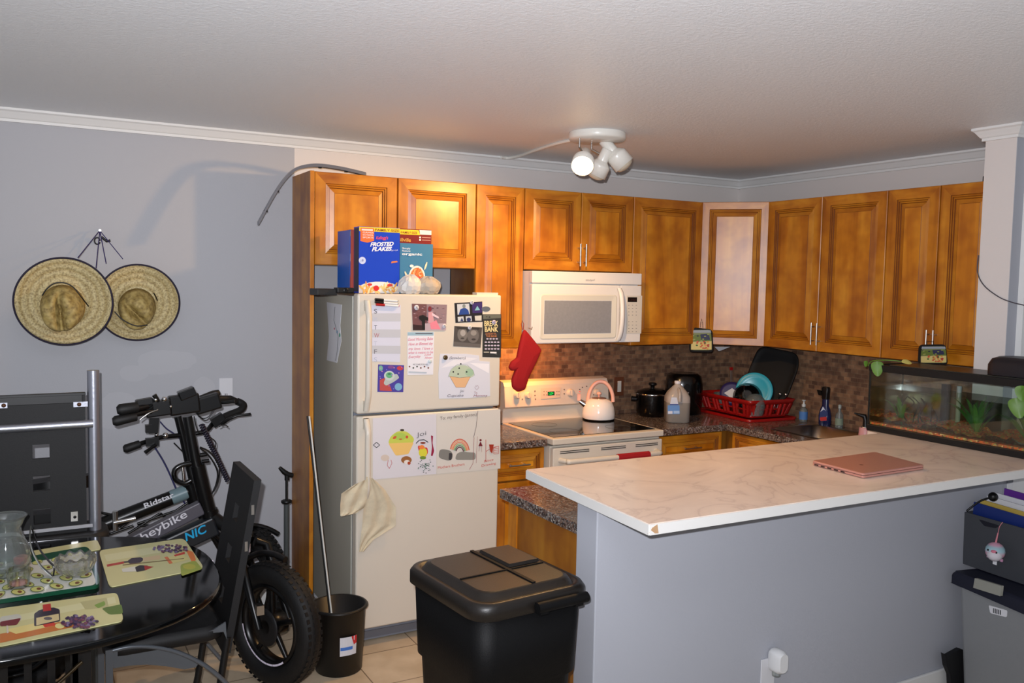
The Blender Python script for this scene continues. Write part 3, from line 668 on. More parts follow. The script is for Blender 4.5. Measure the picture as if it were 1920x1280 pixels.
# rag on the handle
def cloth(b, rows, pl, m, n=14, amp=.008, freq=3, th=.004):
    """rows: list of ((u,v) left, (u,v) right, offset) from top to bottom"""
    F = []; Bk = []
    rr = []
    for i in range(len(rows)-1):
        for k in range(4):
            t_ = k/4; a, c = rows[i], rows[i+1]
            rr.append([(a[0][0]*(1-t_)+c[0][0]*t_, a[0][1]*(1-t_)+c[0][1]*t_), (a[1][0]*(1-t_)+c[1][0]*t_, a[1][1]*(1-t_)+c[1][1]*t_), a[2]*(1-t_)+c[2]*t_])
    rr.append(rows[-1])
    for i, (l, r, o) in enumerate(rr):
        for j in range(n+1):
            s_ = j/n; w = o+amp*(1+math.sin(s_*freq*2*PI+i*.35))+amp*.4*math.sin(i*.9+s_*5)
            u, v = l[0]*(1-s_)+r[0]*s_, l[1]*(1-s_)+r[1]*s_
            F.append(P(u, v, pl, w)); Bk.append(P(u, v, pl, w-th))
    R = len(rr); fs = []
    for i in range(R-1):
        for j in range(n): a = i*(n+1)+j; fs.append((a, a+1, a+n+2, a+n+1))
    b.add(F, fs, m, True); b.add(Bk, [f[::-1] for f in fs], m, True)
    N_ = len(F); allv = F+Bk; ef = []
    for j in range(n): ef.append((j, j+1, N_+j+1, N_+j)); a = (R-1)*(n+1)+j; ef.append((a, a+1, N_+a+1, N_+a))
    for i in range(R-1):
        for j in (0, n): a = i*(n+1)+j; ef.append((a, a+n+1, N_+a+n+1, N_+a))
    b.add(allv, ef, m, True)
RAG = mat('beige_rag', (206, 192, 164), .9, bump=.4, bscale=120, var=.08, vscale=30)
b = B(); cloth(b, [((686, 893), (700, 897), .045), ((684, 925), (722, 918), .03), ((682, 950), (742, 950), .02), ((679, 985), (742, 985), .012), ((675, 1015), (700, 1012), .006), ((673, 1034), (682, 1034), .004)], FP, RAG, freq=2.5, amp=.005)
cloth(b, [((665, 908), (690, 897), .05), ((640, 925), (690, 915), .045), ((638, 948), (688, 935), .04), ((638, 966), (684, 950), .035), ((640, 968), (668, 962), .035)], FP, RAG, freq=2, amp=.006)
tag(build('kitchen_rag', b, fixn=False), 'crumpled beige rag tied around the lower refrigerator handle', 'cloth')

# ---- things on top of the fridge
def carton(name, label, x0, x1, y, z1, d, faces, texts=(), shapes=(), side=None, cat='box'):
    z0 = FZ+.002; b = B(); b.box(x0, x1, y, y+d, z0, z1, faces)
    pl = YP(y); o = .0006
    W_, H_ = x1-x0, z1-z0
    def q(a, c, k): return V((x0+W_*a, y-k, z0+H_*c))
    for k, (m, poly) in enumerate(shapes):
        b.add([q(a, c, o+k*.00005) for a, c in poly], [tuple(range(len(poly)))], m)
    for s, a0, c0, a1, c1, h, m, *ex in texts:
        b.text(s, q(a0, c0, .0045), q(a1, c1, .0045), V((0, 0, H_*h)), m, *ex)
    if side: b.add([V((x0-.0006, y+d*.06, z0+H_*.02)), V((x0-.0006, y+d*.94, z0+H_*.02)), V((x0-.0006, y+d*.94, z0+H_*.98)), V((x0-.0006, y+d*.06, z0+H_*.98))], [(0, 1, 2, 3)], side)
    return tag(build(name, b, fixn=False), label, cat, 'cereal boxes on the refrigerator')
KB = mat('carton_blue', (22, 66, 190), .35)
zt = P(673, 424, YP(-.66)).z; xa = P(673, 500, YP(-.66)).x; xb = P(749, 500, YP(-.66)).x
YEL = C(240, 206, 40); ORG = C(226, 110, 50)
shp = [(YEL, [(0, .93), (1, .93), (1, .995), (0, .995)]), (ORG, [(.03, .78), (.2, .76), (.36, .79), (.36, .98), (.03, .98)]), (C(226, 220, 214), [(.06, .94), (.33, .94), (.33, .965), (.06, .965)]), (C(196, 206, 236), ell(.08, .49, .085, .055)),
       (C(206, 196, 190), [(0, 0), (1, 0), (1, .06), (.97, .1), (.86, .145), (.6, .175), (.4, .175), (.12, .14), (0, .1)]), (C(230, 226, 220), ell(.5, .09, .44, .085))]
for k in range(36): shp.append((C(*random.choice([(236, 196, 120), (226, 170, 80), (240, 220, 170), (230, 150, 60)])), ell(.5+random.uniform(-.46, .46), .06+random.uniform(-.05, .065), .07, .02, 8, random.random()*3)))
shp += [(C(206, 30, 36), ell(.42, .075, .07, .042)), (C(206, 50, 40), ell(.26, .13, .06, .02)), (C(216, 60, 50), ell(.76, .125, .07, .022)), (C(226, 120, 50), [(.78, .46), (.95, .48), (.93, .5), (.8, .49)])]
WT = C(236, 236, 240)
carton('cereal_box', 'blue family size frosted flakes cereal box standing in front', xa, xb, -.66, zt, .075, KB,
       [('FAMILY SIZE', .38, .942, .98, .942, .035, C(120, 60, 20), 0, .02), ("Kellogg's", .40, .815, .70, .825, .045, C(226, 70, 80), .25, .02), ('FROSTED', .26, .705, .84, .73, .058, WT, .3, .04), ('FLAKES', .30, .635, .80, .655, .056, WT, .3, .04), ('GET YOUR', .78, .645, .95, .655, .018, WT), ('8', .06, .475, .10, .475, .035, C(60, 70, 130)),
        ('GAMES', .08, .90, .34, .90, .022, WT), ('SCHOOL', .08, .865, .34, .865, .022, WT), ('SPORTS', .08, .825, .34, .825, .024, WT)], shp, C(60, 60, 76))
x1 = P(808, 500, YP(-.56)).x; z2 = P(790, 430, YP(-.56)).z
MR = mat('carton_maroon', (120, 24, 26), .4)
w0 = x1-.205
carton('cereal_box', 'maroon and yellow family size cereal box behind the other boxes', w0, x1, -.56, z2, .06, MR,
       [('FAMILY SIZE', .2, .925, .62, .925, .035, C(140, 70, 20), 0, .02), ('Millville', .08, .80, .45, .80, .055, C(222, 170, 80), 0, .01)], [(YEL, [(0, .91), (.7, .91), (.66, .985), (0, .985)]), (C(226, 222, 220), [(.7, .92), (1, .92), (1, .99), (.68, .99)]), (C(226, 222, 220), ell(.70, .875, .025, .015)), (C(226, 222, 220), ell(.70, .835, .025, .015)),
        (C(190, 150, 140), [(.75, .87), (.98, .87), (.98, .88), (.75, .88)]), (C(190, 150, 140), [(.75, .83), (.98, .83), (.98, .84), (.75, .84)])])
x1 = P(812, 500, YP(-.66)).x; z3 = P(780, 457, YP(-.63)).z
SB = mat('carton_teal', (62, 122, 158), .4)
shp = [(C(226, 222, 214), ell(.52, .33, .25, .23)), (C(206, 120, 60), ell(.52, .32, .21, .20))]
for k in range(40): a = random.random()*6.28; r_ = random.random()**.5*.19; shp.append((C(*random.choice([(236, 170, 110), (226, 130, 70), (240, 190, 140), (200, 90, 50)])), ell(.52+r_*math.cos(a), .32+r_*math.sin(a)*.95, .045, .012, 8, random.random()*3)))
shp += [(C(220, 50, 44), ell(.45, .33, .06, .05)), (C(220, 60, 50), ell(.58, .30, .06, .05)), (C(236, 210, 206), ell(.56, .27, .03, .05)), (C(226, 216, 180), ell(.78, .56, .09, .025, rot=1.1)), (C(226, 216, 180), ell(.18, .38, .07, .025, rot=-1)), (C(230, 226, 220), ell(.35, .55, .06, .03))]
carton('cereal_box', 'teal organic cereal box with a bowl of cereal printed on it', xb+.004, x1, -.655, z3, .06, SB,
       [('Simply', .06, .88, .30, .88, .035, WT), ('Nature', .06, .83, .30, .83, .035, WT), ('organic', .05, .765, .66, .765, .05, WT, 0, .02)], shp)
xs = P(655, 500, YP(-.56)).x; z4 = P(655, 431, YP(-.56)).z
carton('cereal_box', 'blue cereal box with orange side, half hidden at the left of the row', xs, xa-.016, -.575, z4, .19, mat('carton_sky', (36, 96, 190), .4), (), [(C(186, 206, 70), [(.15, .9), (.55, .9), (.55, .98), (.15, .98)]), (C(190, 210, 226), [(.15, .5), (.6, .5), (.6, .62), (.15, .62)]), (C(130, 60, 50), [(0, .0), (.9, .0), (.9, .3), (0, .22)])], mat('carton_purple_side', (92, 70, 120), .5))
carton('cereal_box', 'red sided narrow cereal box right behind the blue one', xa-.012, xb-.06, -.575, zt-.012, .06, mat('carton_red', (170, 70, 56), .4), side=mat('carton_orange_side', (190, 84, 60), .5))
# plastic food bags
def bag(label, u, v, ru, rv, y, m, inner=None, seed=1):
    rnd = random.Random(seed); c = P(u, v, YP(y)); sx = (P(u+ru, v, YP(y))-c).x; sz = (P(u, v-rv, YP(y))-c).z
    t = thing('food_bag', label, 'bag', (c.x, y, FZ), 'plastic bags on the refrigerator')
    def blob(k, m_, n_):
        b = B(); rings = []
        for i in range(9):
            th = PI*i/8; rings.append([V((c.x+sx*k*math.sin(th)*math.cos(2*PI*j/22)*(1+.13*math.sin(j*2.1+i*1.7)+.10*rnd.random()), y+.045*k*math.sin(th)*math.sin(2*PI*j/22), max(FZ+.001, c.z-sz*k*math.cos(th)*(1+.16*math.sin(j*1.3+seed)*math.sin(th))+.004*math.sin(j*3.1)))) for j in range(22)])
        b.loft(rings, m_, smooth=False) if n_ == 'bag_film' else b.loft(rings, m_); build(n_, b, t)
    blob(1, m, 'bag_film')
    if inner: blob(.82, inner, 'bread_contents')
    return t
bag('milky plastic bag standing in front of the teal box', 769, 536, 20, 21, -.70, mat('milky_bag', (206, 202, 196), .4), seed=2)
bag('clear plastic bag of bread at the right end of the cereal boxes', 802, 537, 22, 19, -.70, PLASTIC_BAG, mat('bread_crumb', (206, 180, 138), .9, bump=.6, bscale=60, var=.15, vscale=40), seed=4)
# black boxes on fridge top left
b = B().box(-3.04+.02, -2.995+.10, -.50, -.36, FZ+.002, FZ+.042, BLACK); 
p0 = P(594, 546, YP(-.62)); p1 = P(631, 546, YP(-.62))
tag(build('black_box', B().box(p0.x, p1.x, -.63, -.50, FZ-.0115, P(600, 541, YP(-.63)).z, mat('matte_black_box', (22, 20, 20), .5)), bev=.003), 'flat black box at the left end of the refrigerator top', 'box')
p2 = P(633, 546, YP(-.66)); p3 = P(664, 546, YP(-.66))
tag(build('small_speaker', B().box(p2.x, p3.x, -.66, -.60, FZ+.002, P(640, 539, YP(-.66)).z, BLACK).lathe(((p2.x+p3.x)/2, -.6605, (FZ+P(640, 539, YP(-.66)).z)/2), [(.012, 0), (.010, .002), (.002, .001)], DARK, 20, (0, -1, 0)), bev=.003), 'small black speaker box beside the cereal boxes', 'speaker')

# ============================================================ MICROWAVE
MX0, MX1, MY = -1.921, -1.159, -.429; MZ0, MZ1 = 1.414, 1.826
t = thing('microwave', 'white over-the-range microwave with grey window', 'microwave', ((MX0+MX1)/2, -.2, MZ0))
build('body', B().box(MX0+.003, MX1-.003, MY+.035, -.012, MZ0, MZ1, MWHITE), t, bev=.003)
vz = P(1100, 533, YP(MY)).z
build('vent_panel', B().box(MX0, MX1, MY+.002, MY+.036, vz+.003, MZ1, MWHITE), t, bev=.004)
dx1 = P(1157, 600, YP(MY)).x
dr = build('door', B().box(MX0, dx1+.02, MY, MY+.034, MZ0+.002, vz-.002, MWHITE), t, bev=.008, seg=3)
wa = P(1021, 563, YP(MY)); wb = P(1145, 624, YP(MY))
fr = [P(1013, 551, YP(MY)), P(1155, 634, YP(MY))]
b = B()
for z, e, m in ((.0005, 0, 0),):
    rr1 = [V((p.x, MY-.0005, p.z)) for p in [V((q.x, 0, q.y)) for q in rrect((fr[0].x+fr[1].x)/2, (fr[0].z+fr[1].z)/2, 0, fr[1].x-fr[0].x, fr[0].z-fr[1].z, .02)]]
    rr2 = [V((p.x, MY-.003, p.y)) for p in rrect((fr[0].x+fr[1].x)/2, (fr[0].z+fr[1].z)/2, 0, fr[1].x-fr[0].x-.01, fr[0].z-fr[1].z-.01, .02)]
    rr3 = [V((p.x, MY+.000, p.y)) for p in rrect((wa.x+wb.x)/2, (wa.z+wb.z)/2, 0, wb.x-wa.x+.006, wa.z-wb.z+.006, .006)]
    b.loft([rr1, rr2, rr3], mat('window_bezel', (212, 210, 200), .35), False, False, False)
build('window_bezel', b, dr, fixn=False)
build('window', B().box(wa.x, wb.x, MY-.0015, MY+.001, wb.z, wa.z, mat('grey_window', (138, 140, 146), .18, var=.06, vscale=60)), dr, label='grey window')
hx = P(1165, 600, YP(MY-.03)).x; b = B(); rings = []
for k in range(13):
    f = k/12; z = MZ0+.012+(vz-MZ0-.03)*f; y = MY-.006-.035*math.sin(PI*f)**.6 if 0 < f < 1 else MY-.002
    rings.append([V((hx+a, y+c_, z)) for a, c_ in ((-.016, .006), (-.013, -.006), (0, -.011), (.013, -.006), (.016, .006))])
b.loft(rings, MWHITE); build('handle', b, dr)
cp = build('control_panel', B().box(dx1+.022, MX1, MY+.001, MY+.034, MZ0+.002, vz-.002, MWHITE), t, bev=.004)
kp = [P(1175, 554, YP(MY)), P(1202, 625, YP(MY))]
b = B().box(kp[0].x, kp[1].x, MY-.0008, MY+.001, kp[1].z, kp[0].z, mat('keypad_cream', (208, 204, 194), .4))
for r in range(9):
    for c_ in range(3):
        if r != 4: p = P(1179+c_*7, 572+r*6.2, YP(MY), .0012); b.box(p.x-.004, p.x+.004, p.y-.0003, p.y, p.z-.0015, p.z+.0015, C(120, 120, 126))
build('keypad', b, cp)
p = [P(1177, 557, YP(MY)), P(1194, 566, YP(MY))]
build('display', B().box(p[0].x, p[1].x, MY-.002, MY+.001, p[1].z, p[0].z, BLACKG).text('12:00', (p[0].x+.010, MY-.0025, p[1].z+.007), (p[1].x-.010, MY-.0025, p[1].z+.007), (0, 0, .011), mat('led_red', (60, 20, 20), .4)), cp, label='dark clock display')
b = B().text('Whirlpool', P(1098, 527, YP(MY), .002), P(1115, 526, YP(MY), .002), (0, 0, .011), C(120, 122, 128)); build('logo', b, t, fixn=False)
build('underside_lamp', B().box(-1.86, -1.74, -.30, -.22, MZ0-.004, MZ0, mat('lamp_lens', (255, 200, 120), .4, emit=(255, 170, 80), es=4)), t, label='glowing warm lamp lens')

# ============================================================ STOVE
SX0, SX1, SY = -1.919, -1.161, -.68
t = thing('stove', 'almond electric range with black glass top left of the water jug', 'stove', ((SX0+SX1)/2, -.34, 0))
build('body', B().box(SX0+.004, SX1-.004, -.64, -.025, .04, .875, APPL).box(SX0+.03, SX1-.03, -.58, -.03, 0, .04, DARK), t)
b = B(); b.box(SX0, SX1, SY, -.10, .885, .920, APPL); ct = build('cooktop_frame', b, t, bev=.006)
GT = mat('ceramic_glass', (16, 15, 14), .06, coat=.3)
b = B().box(SX0+.03, SX1-.03, SY+.045, -.125, .919, .923, GT)
for cx, cy, r in ((-1.73, -.50, .09), (-1.36, -.50, .075), (-1.72, -.26, .075), (-1.35, -.25, .09)):
    b.tube([V((cx+r*math.cos(2*PI*k/32), cy+r*math.sin(2*PI*k/32), .9232)) for k in range(32)], .0006, mat('burner_ring', (70, 70, 70), .4), 4, closed=True)
build('glass_top', b, t)
# backguard
b = B(); prof = [(-.10, .918), (-.105, 1.005), (-.13, 1.015), (-.115, 1.14), (-.10, 1.163), (-.05, 1.172), (-.03, 1.165), (-.025, .918)]
b.loft([[V((x, y, z)) for y, z in prof] for x in (SX0+.004, SX1-.004)], APPL, smooth=False); bg = build('backguard', b, t, bev=.004)
BGn = V((0, -.9929, .119)).normalized(); BGP = (V((0, -.131, 1.02)), BGn)
def knob(u, v, r, par=None):
    p = P(u, v, BGP); b = B().lathe(p, [(r*1.15, 0), (r*1.15, .004), (r, .006), (r*.92, .02), (r*.8, .022)], APPL, 24, BGn); q = p+BGn*.022
    b.obox(q, (.007, 0, 0), V((0, 0, r*1.7)), BGn*.012, APPL)
    build('knob', b, bg)
for u, v, r in ((969, 741, .019), (989, 741, .019), (1069, 736, .022), (1118, 735, .019)): knob(u, v, r)
b = B(); sheet_geo(b, [(1014, 728), (1052, 725.5), (1050, 745), (1014, 748)], BGP, mat('panel_cream', (214, 196, 176), .4), [], .0006, .001)
for r in range(2):
    for c_ in (1019, 1024, 1043, 1047): sheet_geo(b, [(c_, 733+r*6), (c_+2.2, 733+r*6), (c_+2.2, 735+r*6), (c_, 735+r*6)], BGP, C(150, 130, 120), [], .0004, .002)
for u, v in ((1003, 733), (1003, 741), (1004, 748), (1058, 730), (1058, 738), (1092, 726), (1100, 724), (1087, 730)): sheet_geo(b, ell(u, v, 1.3, n=8), BGP, C(110, 96, 90), [], .0004, .0005)
build('control_panel', b, bg, fixn=False)
b = B(); sheet_geo(b, [(1027, 734.5), (1039.5, 733.5), (1039.5, 740.5), (1027, 741.5)], BGP, mat('clock_black', (6, 16, 8), .2), [], .0006, .002, [('12:54', (1029, 740), (1037.5, 739.3), 4.5, mat('led_green', (40, 220, 90), .4, emit=(40, 230, 100), es=1.2))]); build('clock', b, bg, fixn=False, label='green digital clock')
b = B(); sheet_geo(b, ell(1087, 734, 1.0, n=10), BGP, mat('led_lamp', (200, 30, 30), .4, emit=(230, 40, 30), es=1), [], .0006, .001); sheet_geo(b, ell(979.5, 748, 1.0, n=10), BGP, BLACK, [], .0006, .001); sheet_geo(b, ell(1113, 740, 1.0, n=10), BGP, BLACK, [], .0006, .001); build('indicator_light', b, bg, fixn=False)
od = build('oven_door', B().box(SX0+.006, SX1-.006, -.675, -.64, .20, .868, APPL), t, bev=.006)
b = B()
for a, c_ in ((-1.87, -1.68), (-1.60, -1.43), (-1.36, -1.20)):
    for k in range(2): b.box(a, c_, -.6765, -.674, .845-.010*k, .849-.010*k, DARK)
build('vent_slot', b, od)
b = B().tube(smooth_pts([(-1.87, -.675, .80), (-1.85, -.72, .80), (-1.80, -.735, .80), (-1.28, -.735, .80), (-1.23, -.72, .80), (-1.21, -.675, .80)], 5), .015, APPL, 12); build('oven_handle', b, od)
build('storage_drawer', B().box(SX0+.006, SX1-.006, -.67, -.64, .05, .19, APPL), t, bev=.005)
tag(build('dish_towel', B().loft([[V((x, -.735+r*math.sin(a), .80+r*math.cos(a)-(0 if abs(a) < 1.6 else .0))) for a, r in ((-1.6, .019), (-.8, .019), (0, .019), (.8, .019), (1.6, .019))]+[V((x, -.716, .62)), V((x, -.754, .60))][0:1]+[V((x, -.754, .60))] for x in (-1.53, -1.31)], RED, smooth=False)), 'red towel folded over the oven door handle', 'towel')

# ============================================================ OBJECTS ON STOVE / WORKTOP
kx, ky, kz = -1.30, -.215, .9236
t = thing('kettle', 'white whistling kettle with pink arched handle on the stove', 'kettle', (kx, ky, kz))
KW = mat('kettle_enamel', (232, 228, 226), .12, coat=.6); KP = mat('kettle_pink', (226, 176, 160), .35)
build('body', B().lathe((kx, ky, kz), [(.096, .004), (.100, .015), (.101, .04), (.096, .075), (.083, .105), (.062, .124), (.046, .130)], KW, 40), t)
build('base_ring', B().lathe((kx, ky, kz), [(.094, 0), (.098, .003), (.098, .008)], BLACK, 40), t)
build('lid', B().lathe((kx, ky, kz), [(.046, .129), (.044, .134), (.022, .139), (.002, .14)], mat('lid_steel', (150, 120, 110), .25, metal=.6), 30), t)
build('lid_knob', B().lathe((kx, ky, kz+.138), [(.006, 0), (.007, .012), (.015, .018), (.015, .026), (.006, .032)], KP, 20), t)
d = V((RT.x, RT.y, 0)).normalized()
b = B().tube([V((kx, ky, kz+.11))+d*(.078*math.cos(a)+.010)+V((0, 0, .125*math.sin(a))) for a in [PI*k/18 for k in range(19)]], .0115, KP, 12); build('handle', b, t)
b = B().tube([V((kx, ky, kz+.085))-d*.08, V((kx, ky, kz+.11))-d*.12], [.022, .015], CHROME, 14); sp = build('spout', b, t)
build('whistle_lever', B().obox(V((kx, ky, kz+.135))-d*.125, d*.02, V((0, 0, .04)), d.cross(V((0, 0, 1)))*.02, KP), sp)
# slow cooker
cx, cy = -.85, -.17
t = thing('slow_cooker', 'black slow cooker with lid knob behind the water jug', 'slow cooker', (cx, cy, .915))
cc = B().lathe((cx, cy, .915), [(.085, 0), (.092, .01), (.102, .03), (.106, .135), (.106, .14)], BLACKG, 36); build('pot', cc, t)
build('rim_band', B().lathe((cx, cy, .915), [(.108, .138), (.110, .142), (.108, .147)], CHROME, 36, cap0=False, cap1=False), t)
build('lid', B().lathe((cx, cy, .915), [(.105, .147), (.09, .163), (.05, .175), (.01, .178)], BLACKG, 36), t)
build('lid_knob', B().lathe((cx, cy, .915), [(.012, .176), (.012, .195), (.026, .2), (.026, .21), (.02, .214)], BLACK, 20), t)
for s in (-1, 1): build('side_handle', B().tube([V((cx, cy, 1.02))+d*s*.10, V((cx, cy, 1.022))+d*s*.135], [.016, .018], BLACK, 10), t)
# water jug
jx, jy = -.86, -.43
t = thing('water_jug', 'half full plastic gallon water jug with blue label', 'jug', (jx, jy, .915))
JW = mat('milky_jug', (176, 168, 162), .3, trans=.15); JL = mat('jug_water', (138, 132, 124), .25)
rot = -YAW
def jr(z, w, r): return rrect(jx, jy, .915+z, w, w, r, 4, rot)
build('water_fill', B().loft([jr(.0, .13, .03), jr(.006, .145, .035), jr(.125, .148, .035)], JL), t, label='water filled lower half')
build('jug_body', B().loft([jr(.1251, .148, .035), jr(.155, .146, .035), jr(.185, .12, .04), jr(.215, .07, .03), jr(.232, .036, .016), jr(.24, .034, .015)], JW), t)
build('cap', B().lathe((jx, jy, .915), [(.02, .238), (.02, .252), (.018, .254)], mat('cap_white', (206, 206, 214), .4), 18), t)
n = V((-math.sin(YAW), -math.cos(YAW), 0)); LP = (V((jx, jy, 0))+n*.0755, n)
b = B(); sheet_geo(b, [(1252, 759.5), (1274, 759.5), (1274.5, 776), (1252, 776)], LP, C(96, 140, 200), [(C(200, 206, 220), [(1256, 758.5), (1259, 745), (1269, 745), (1272, 758.5)]), (C(206, 212, 226), [(1252.5, 770.5), (1261, 770.5), (1261, 775.5), (1252.5, 775.5)]), (C(60, 80, 150), [(1256, 757), (1272, 757), (1272, 759), (1256, 759)]), (C(160, 190, 226), [(1263, 770), (1274, 770), (1274, 775), (1263, 775)])], .0006)
build('label', b, t, fixn=False, label='blue and white label')
b = B().tube(smooth_pts([V((jx, jy, 1.125))-V((math.cos(YAW), -math.sin(YAW), 0))*.0+n*.02, V((jx, jy, 1.10))+n*.075, V((jx, jy, 1.05))+n*.082], 4), .012, JW, 8); build('grip', b, t)
# air fryer
ax_, ay_ = -.585, -.165
t = thing('air_fryer', 'tall glossy black air fryer behind the water jug', 'air fryer', (ax_, ay_, .915))
build('body', B().loft([rrect(ax_, ay_, .915+z, w, w, w*.42, 6, rot) for z, w in ((0, .20), (.01, .225), (.10, .24), (.20, .238), (.25, .22), (.268, .17))], BLACKG), t)
ff = V((ax_, ay_, 0))+n*.118
build('basket_handle', B().obox(ff+V((0, 0, 1.035))+n*.02, d*.035, n*.05, V((0, 0, .03)), BLACK), t, bev=.004)
build('control_dial', B().lathe(ff+V((0, 0, 1.10)), [(.022, 0), (.02, .012)], mat('dial', (40, 44, 48), .15, metal=.5), 20, n), t)
build('badge', B().obox(ff+V((0, 0, 1.065)), d*.022, n*.006, V((0, 0, .007)), STEEL), t)
# dish rack
rx, ry, rr_ = -.255, -.39, math.radians(-4)
RP = mat('red_plastic', (150, 20, 18), .3, coat=.2)
t = thing('dish_rack', 'red plastic dish rack full of dishes in the corner', 'dish rack', (rx, ry, .915))
def rk(z, w, d_, r=.03): return rrect(rx, ry, .915+z, w, d_, r, 4, rr_)
b = B(); b.loft([rk(0, .39, .56), rk(.018, .40, .57), rk(.018, .385, .555), rk(.006, .36, .53)], RP, cap0=True); build('drip_tray', b, t, fixn=False)
# basket with slot holes: posts and rails
b = B(); b.loft([rk(.02, .30, .47), rk(.04, .315, .485), rk(.04, .305, .475), rk(.024, .29, .46)], RP); b.loft([rk(.105, .36, .53), rk(.135, .385, .555), rk(.135, .36, .53), rk(.105, .345, .515)], RP, closed=True)
b.loft([rk(.066, .335, .50), rk(.078, .342, .508), rk(.078, .332, .498), rk(.066, .325, .49)], RP, closed=True)
lo, hi = rk(.04, .31, .48), rk(.106, .353, .522)
for i in range(len(lo)): b.cyl(lo[i], hi[i], .006, RP, 6)
ca, sa = math.cos(rr_), math.sin(rr_)
for k in range(15):
    f = -.22+.44*k/14
    if k % 3 == 2: continue
    for sx_ in (-1, 1):
        for w_ in (0,):
            A = V((rx+sx_*.155*ca-f*sa, ry+sx_*.155*sa+f*ca, .95)); Bp = V((rx+sx_*.177*ca-f*1.09*sa, ry+sx_*.177*sa+f*1.09*ca, 1.022)); b.tube([A, Bp], .0125, RP, 6)
for k in range(9):
    if k % 3 == 2: continue
    f = -.13+.26*k/8
    for sy_ in (-1, 1):
        A = V((rx+f*ca-sy_*.24*sa, ry+f*sa+sy_*.24*ca, .95)); Bp = V((rx+f*1.09*ca-sy_*.261*sa, ry+f*1.09*sa+sy_*.261*ca, 1.022)); b.tube([A, Bp], .0125, RP, 6)
build('basket', b, t, fixn=False)
# dishes
pan_n = V((-.93, -.30, .22)).normalized()
def disc_plane(c, n): return (V(c), V(n).normalized())
pp = disc_plane((-.16, -.62, 1.13), (-.85, -.45, .28))
pts = roundpoly([(1424, 648), (1496, 662), (1499, 686), (1474, 752), (1392, 748), (1404, 694)], 16, 5)
b = B(); A = [P(u, v, pp) for u, v in pts]; cen = sum(A, V())/len(A)
b.loft([[cen+(p-cen)*s_+pp[1]*o_ for p in A] for s_, o_ in ((.8, -.05), (.93, -.035), (.97, 0), (1, .002), (1, .008), (.97, .010), (.9, .006), (.7, .006))], mat('pan_enamel', (5, 5, 6), .55, spec=.25))
tag(build('roasting_pan', b), 'large glossy black roasting pan leaning upright in the dish rack', 'pan')
c = V((-.28, -.50, 1.09)); nn = V((-.75, -.6, .25)).normalized()
tag(build('plate', B().lathe(c, [(.001, 0), (.06, .002), (.08, .008), (.115, .016), (.117, .014), (.085, .003), (.06, -.004), (.001, -.004)], mat('turquoise_plate', (40, 158, 176), .3), 40, nn)), 'turquoise plate standing in front of the black pan', 'plate')
c = V((-.34, -.50, 1.055)); nn2 = V((-.7, -.65, .35)).normalized()
tag(build('bowl', B().lathe(c, [(.03, -.05), (.07, -.03), (.09, .01), (.092, .01), (.072, -.025), (.03, -.042)], BLACKG, 36, -nn2)), 'upturned black bowl before the turquoise plate', 'bowl')
c = V((-.36, -.38, 1.06)); nn3 = V((-.62, -.72, .3)).normalized()
b = B().lathe(c, [(.072, -.03), (.078, -.01), (.078, .004), (.06, .008)], mat('purple_plastic', (44, 36, 84), .4), 36, nn3); q = c+nn3*.0095; e1 = V((.76, -.65, 0)); e1 = (e1-nn3*e1.dot(nn3)).normalized(); e2 = nn3.cross(e1)
t = thing('food_container', 'dark purple round food container with a diamond shaped sticker', 'container', (c.x, c.y, 1.0)); build('container_body', b, t)
build('sticker', B().add([q+e1*.05, q+e2*.035, q-e1*.05, q-e2*.035], [(0, 1, 2, 3)], C(200, 196, 196)), t, label='white diamond sticker')
b = B().lathe((-.30, -.24, 1.0), [(.05, -.04), (.06, .0), (.065, .045), (.066, .045), (.062, 0), (.05, -.036)], FROST, 24)
tag(build('plastic_cup', b), 'cloudy clear plastic tub at the left end of the dish rack', 'container')
g = V((-.40, -.53, .99))
b = B().lathe(g, [(.035, -.03), (.042, .0), (.036, .05), (.012, .075), (.004, .085), (.004, .135), (.034, .143), (.035, .146)], GLASS, 24, cap0=False)
tag(build('wine_glass', b), 'upside-down clear wine glass in the dish rack', 'glass')
b = B().lathe((-.37, -.60, 1.0), [(.05, -.05), (.062, 0), (.06, .05), (.035, .08), (.01, .085)], FROST, 24, cap0=False); tag(build('plastic_bowl', b), 'cloudy plastic bowl upside down beside the wine glass', 'bowl')
for lab, dxy in (('steel fork handle sticking out at the right end of the rack', (0, 0)), ('steel spoon handle beside the black pan in the rack', (.02, -.03))):
    a = V((-.20+dxy[0], -.62+dxy[1], .955)); tag(build('utensil', B().obox(a+V((0, 0, .055)), V((.002, 0, 0)), V((.004, .012, 0)), V((.02, -.02, .13)), STEEL).ball(a+V((.012, -.012, .125)), .011, STEEL)), lab, 'cutlery', 'cutlery in the dish rack')
a = P(1371, 765, YP(-.12)); c = P(1371, 692, YP(-.12))
t = thing('whisk', 'wire kitchen tool with a red end standing upright by the wall', 'whisk', a)
b = B(); 
for s in (-1, 1): b.cyl(a+V((s*.004, 0, 0)), c+V((s*.006, 0, 0)), .0012, STEEL, 6)
build('wire', b, t); build('red_end', B().obox(c+V((0, 0, .004)), (.022, 0, 0), (0, .01, 0), (0, 0, .02), mat('red_end', (180, 30, 26), .4)), t)
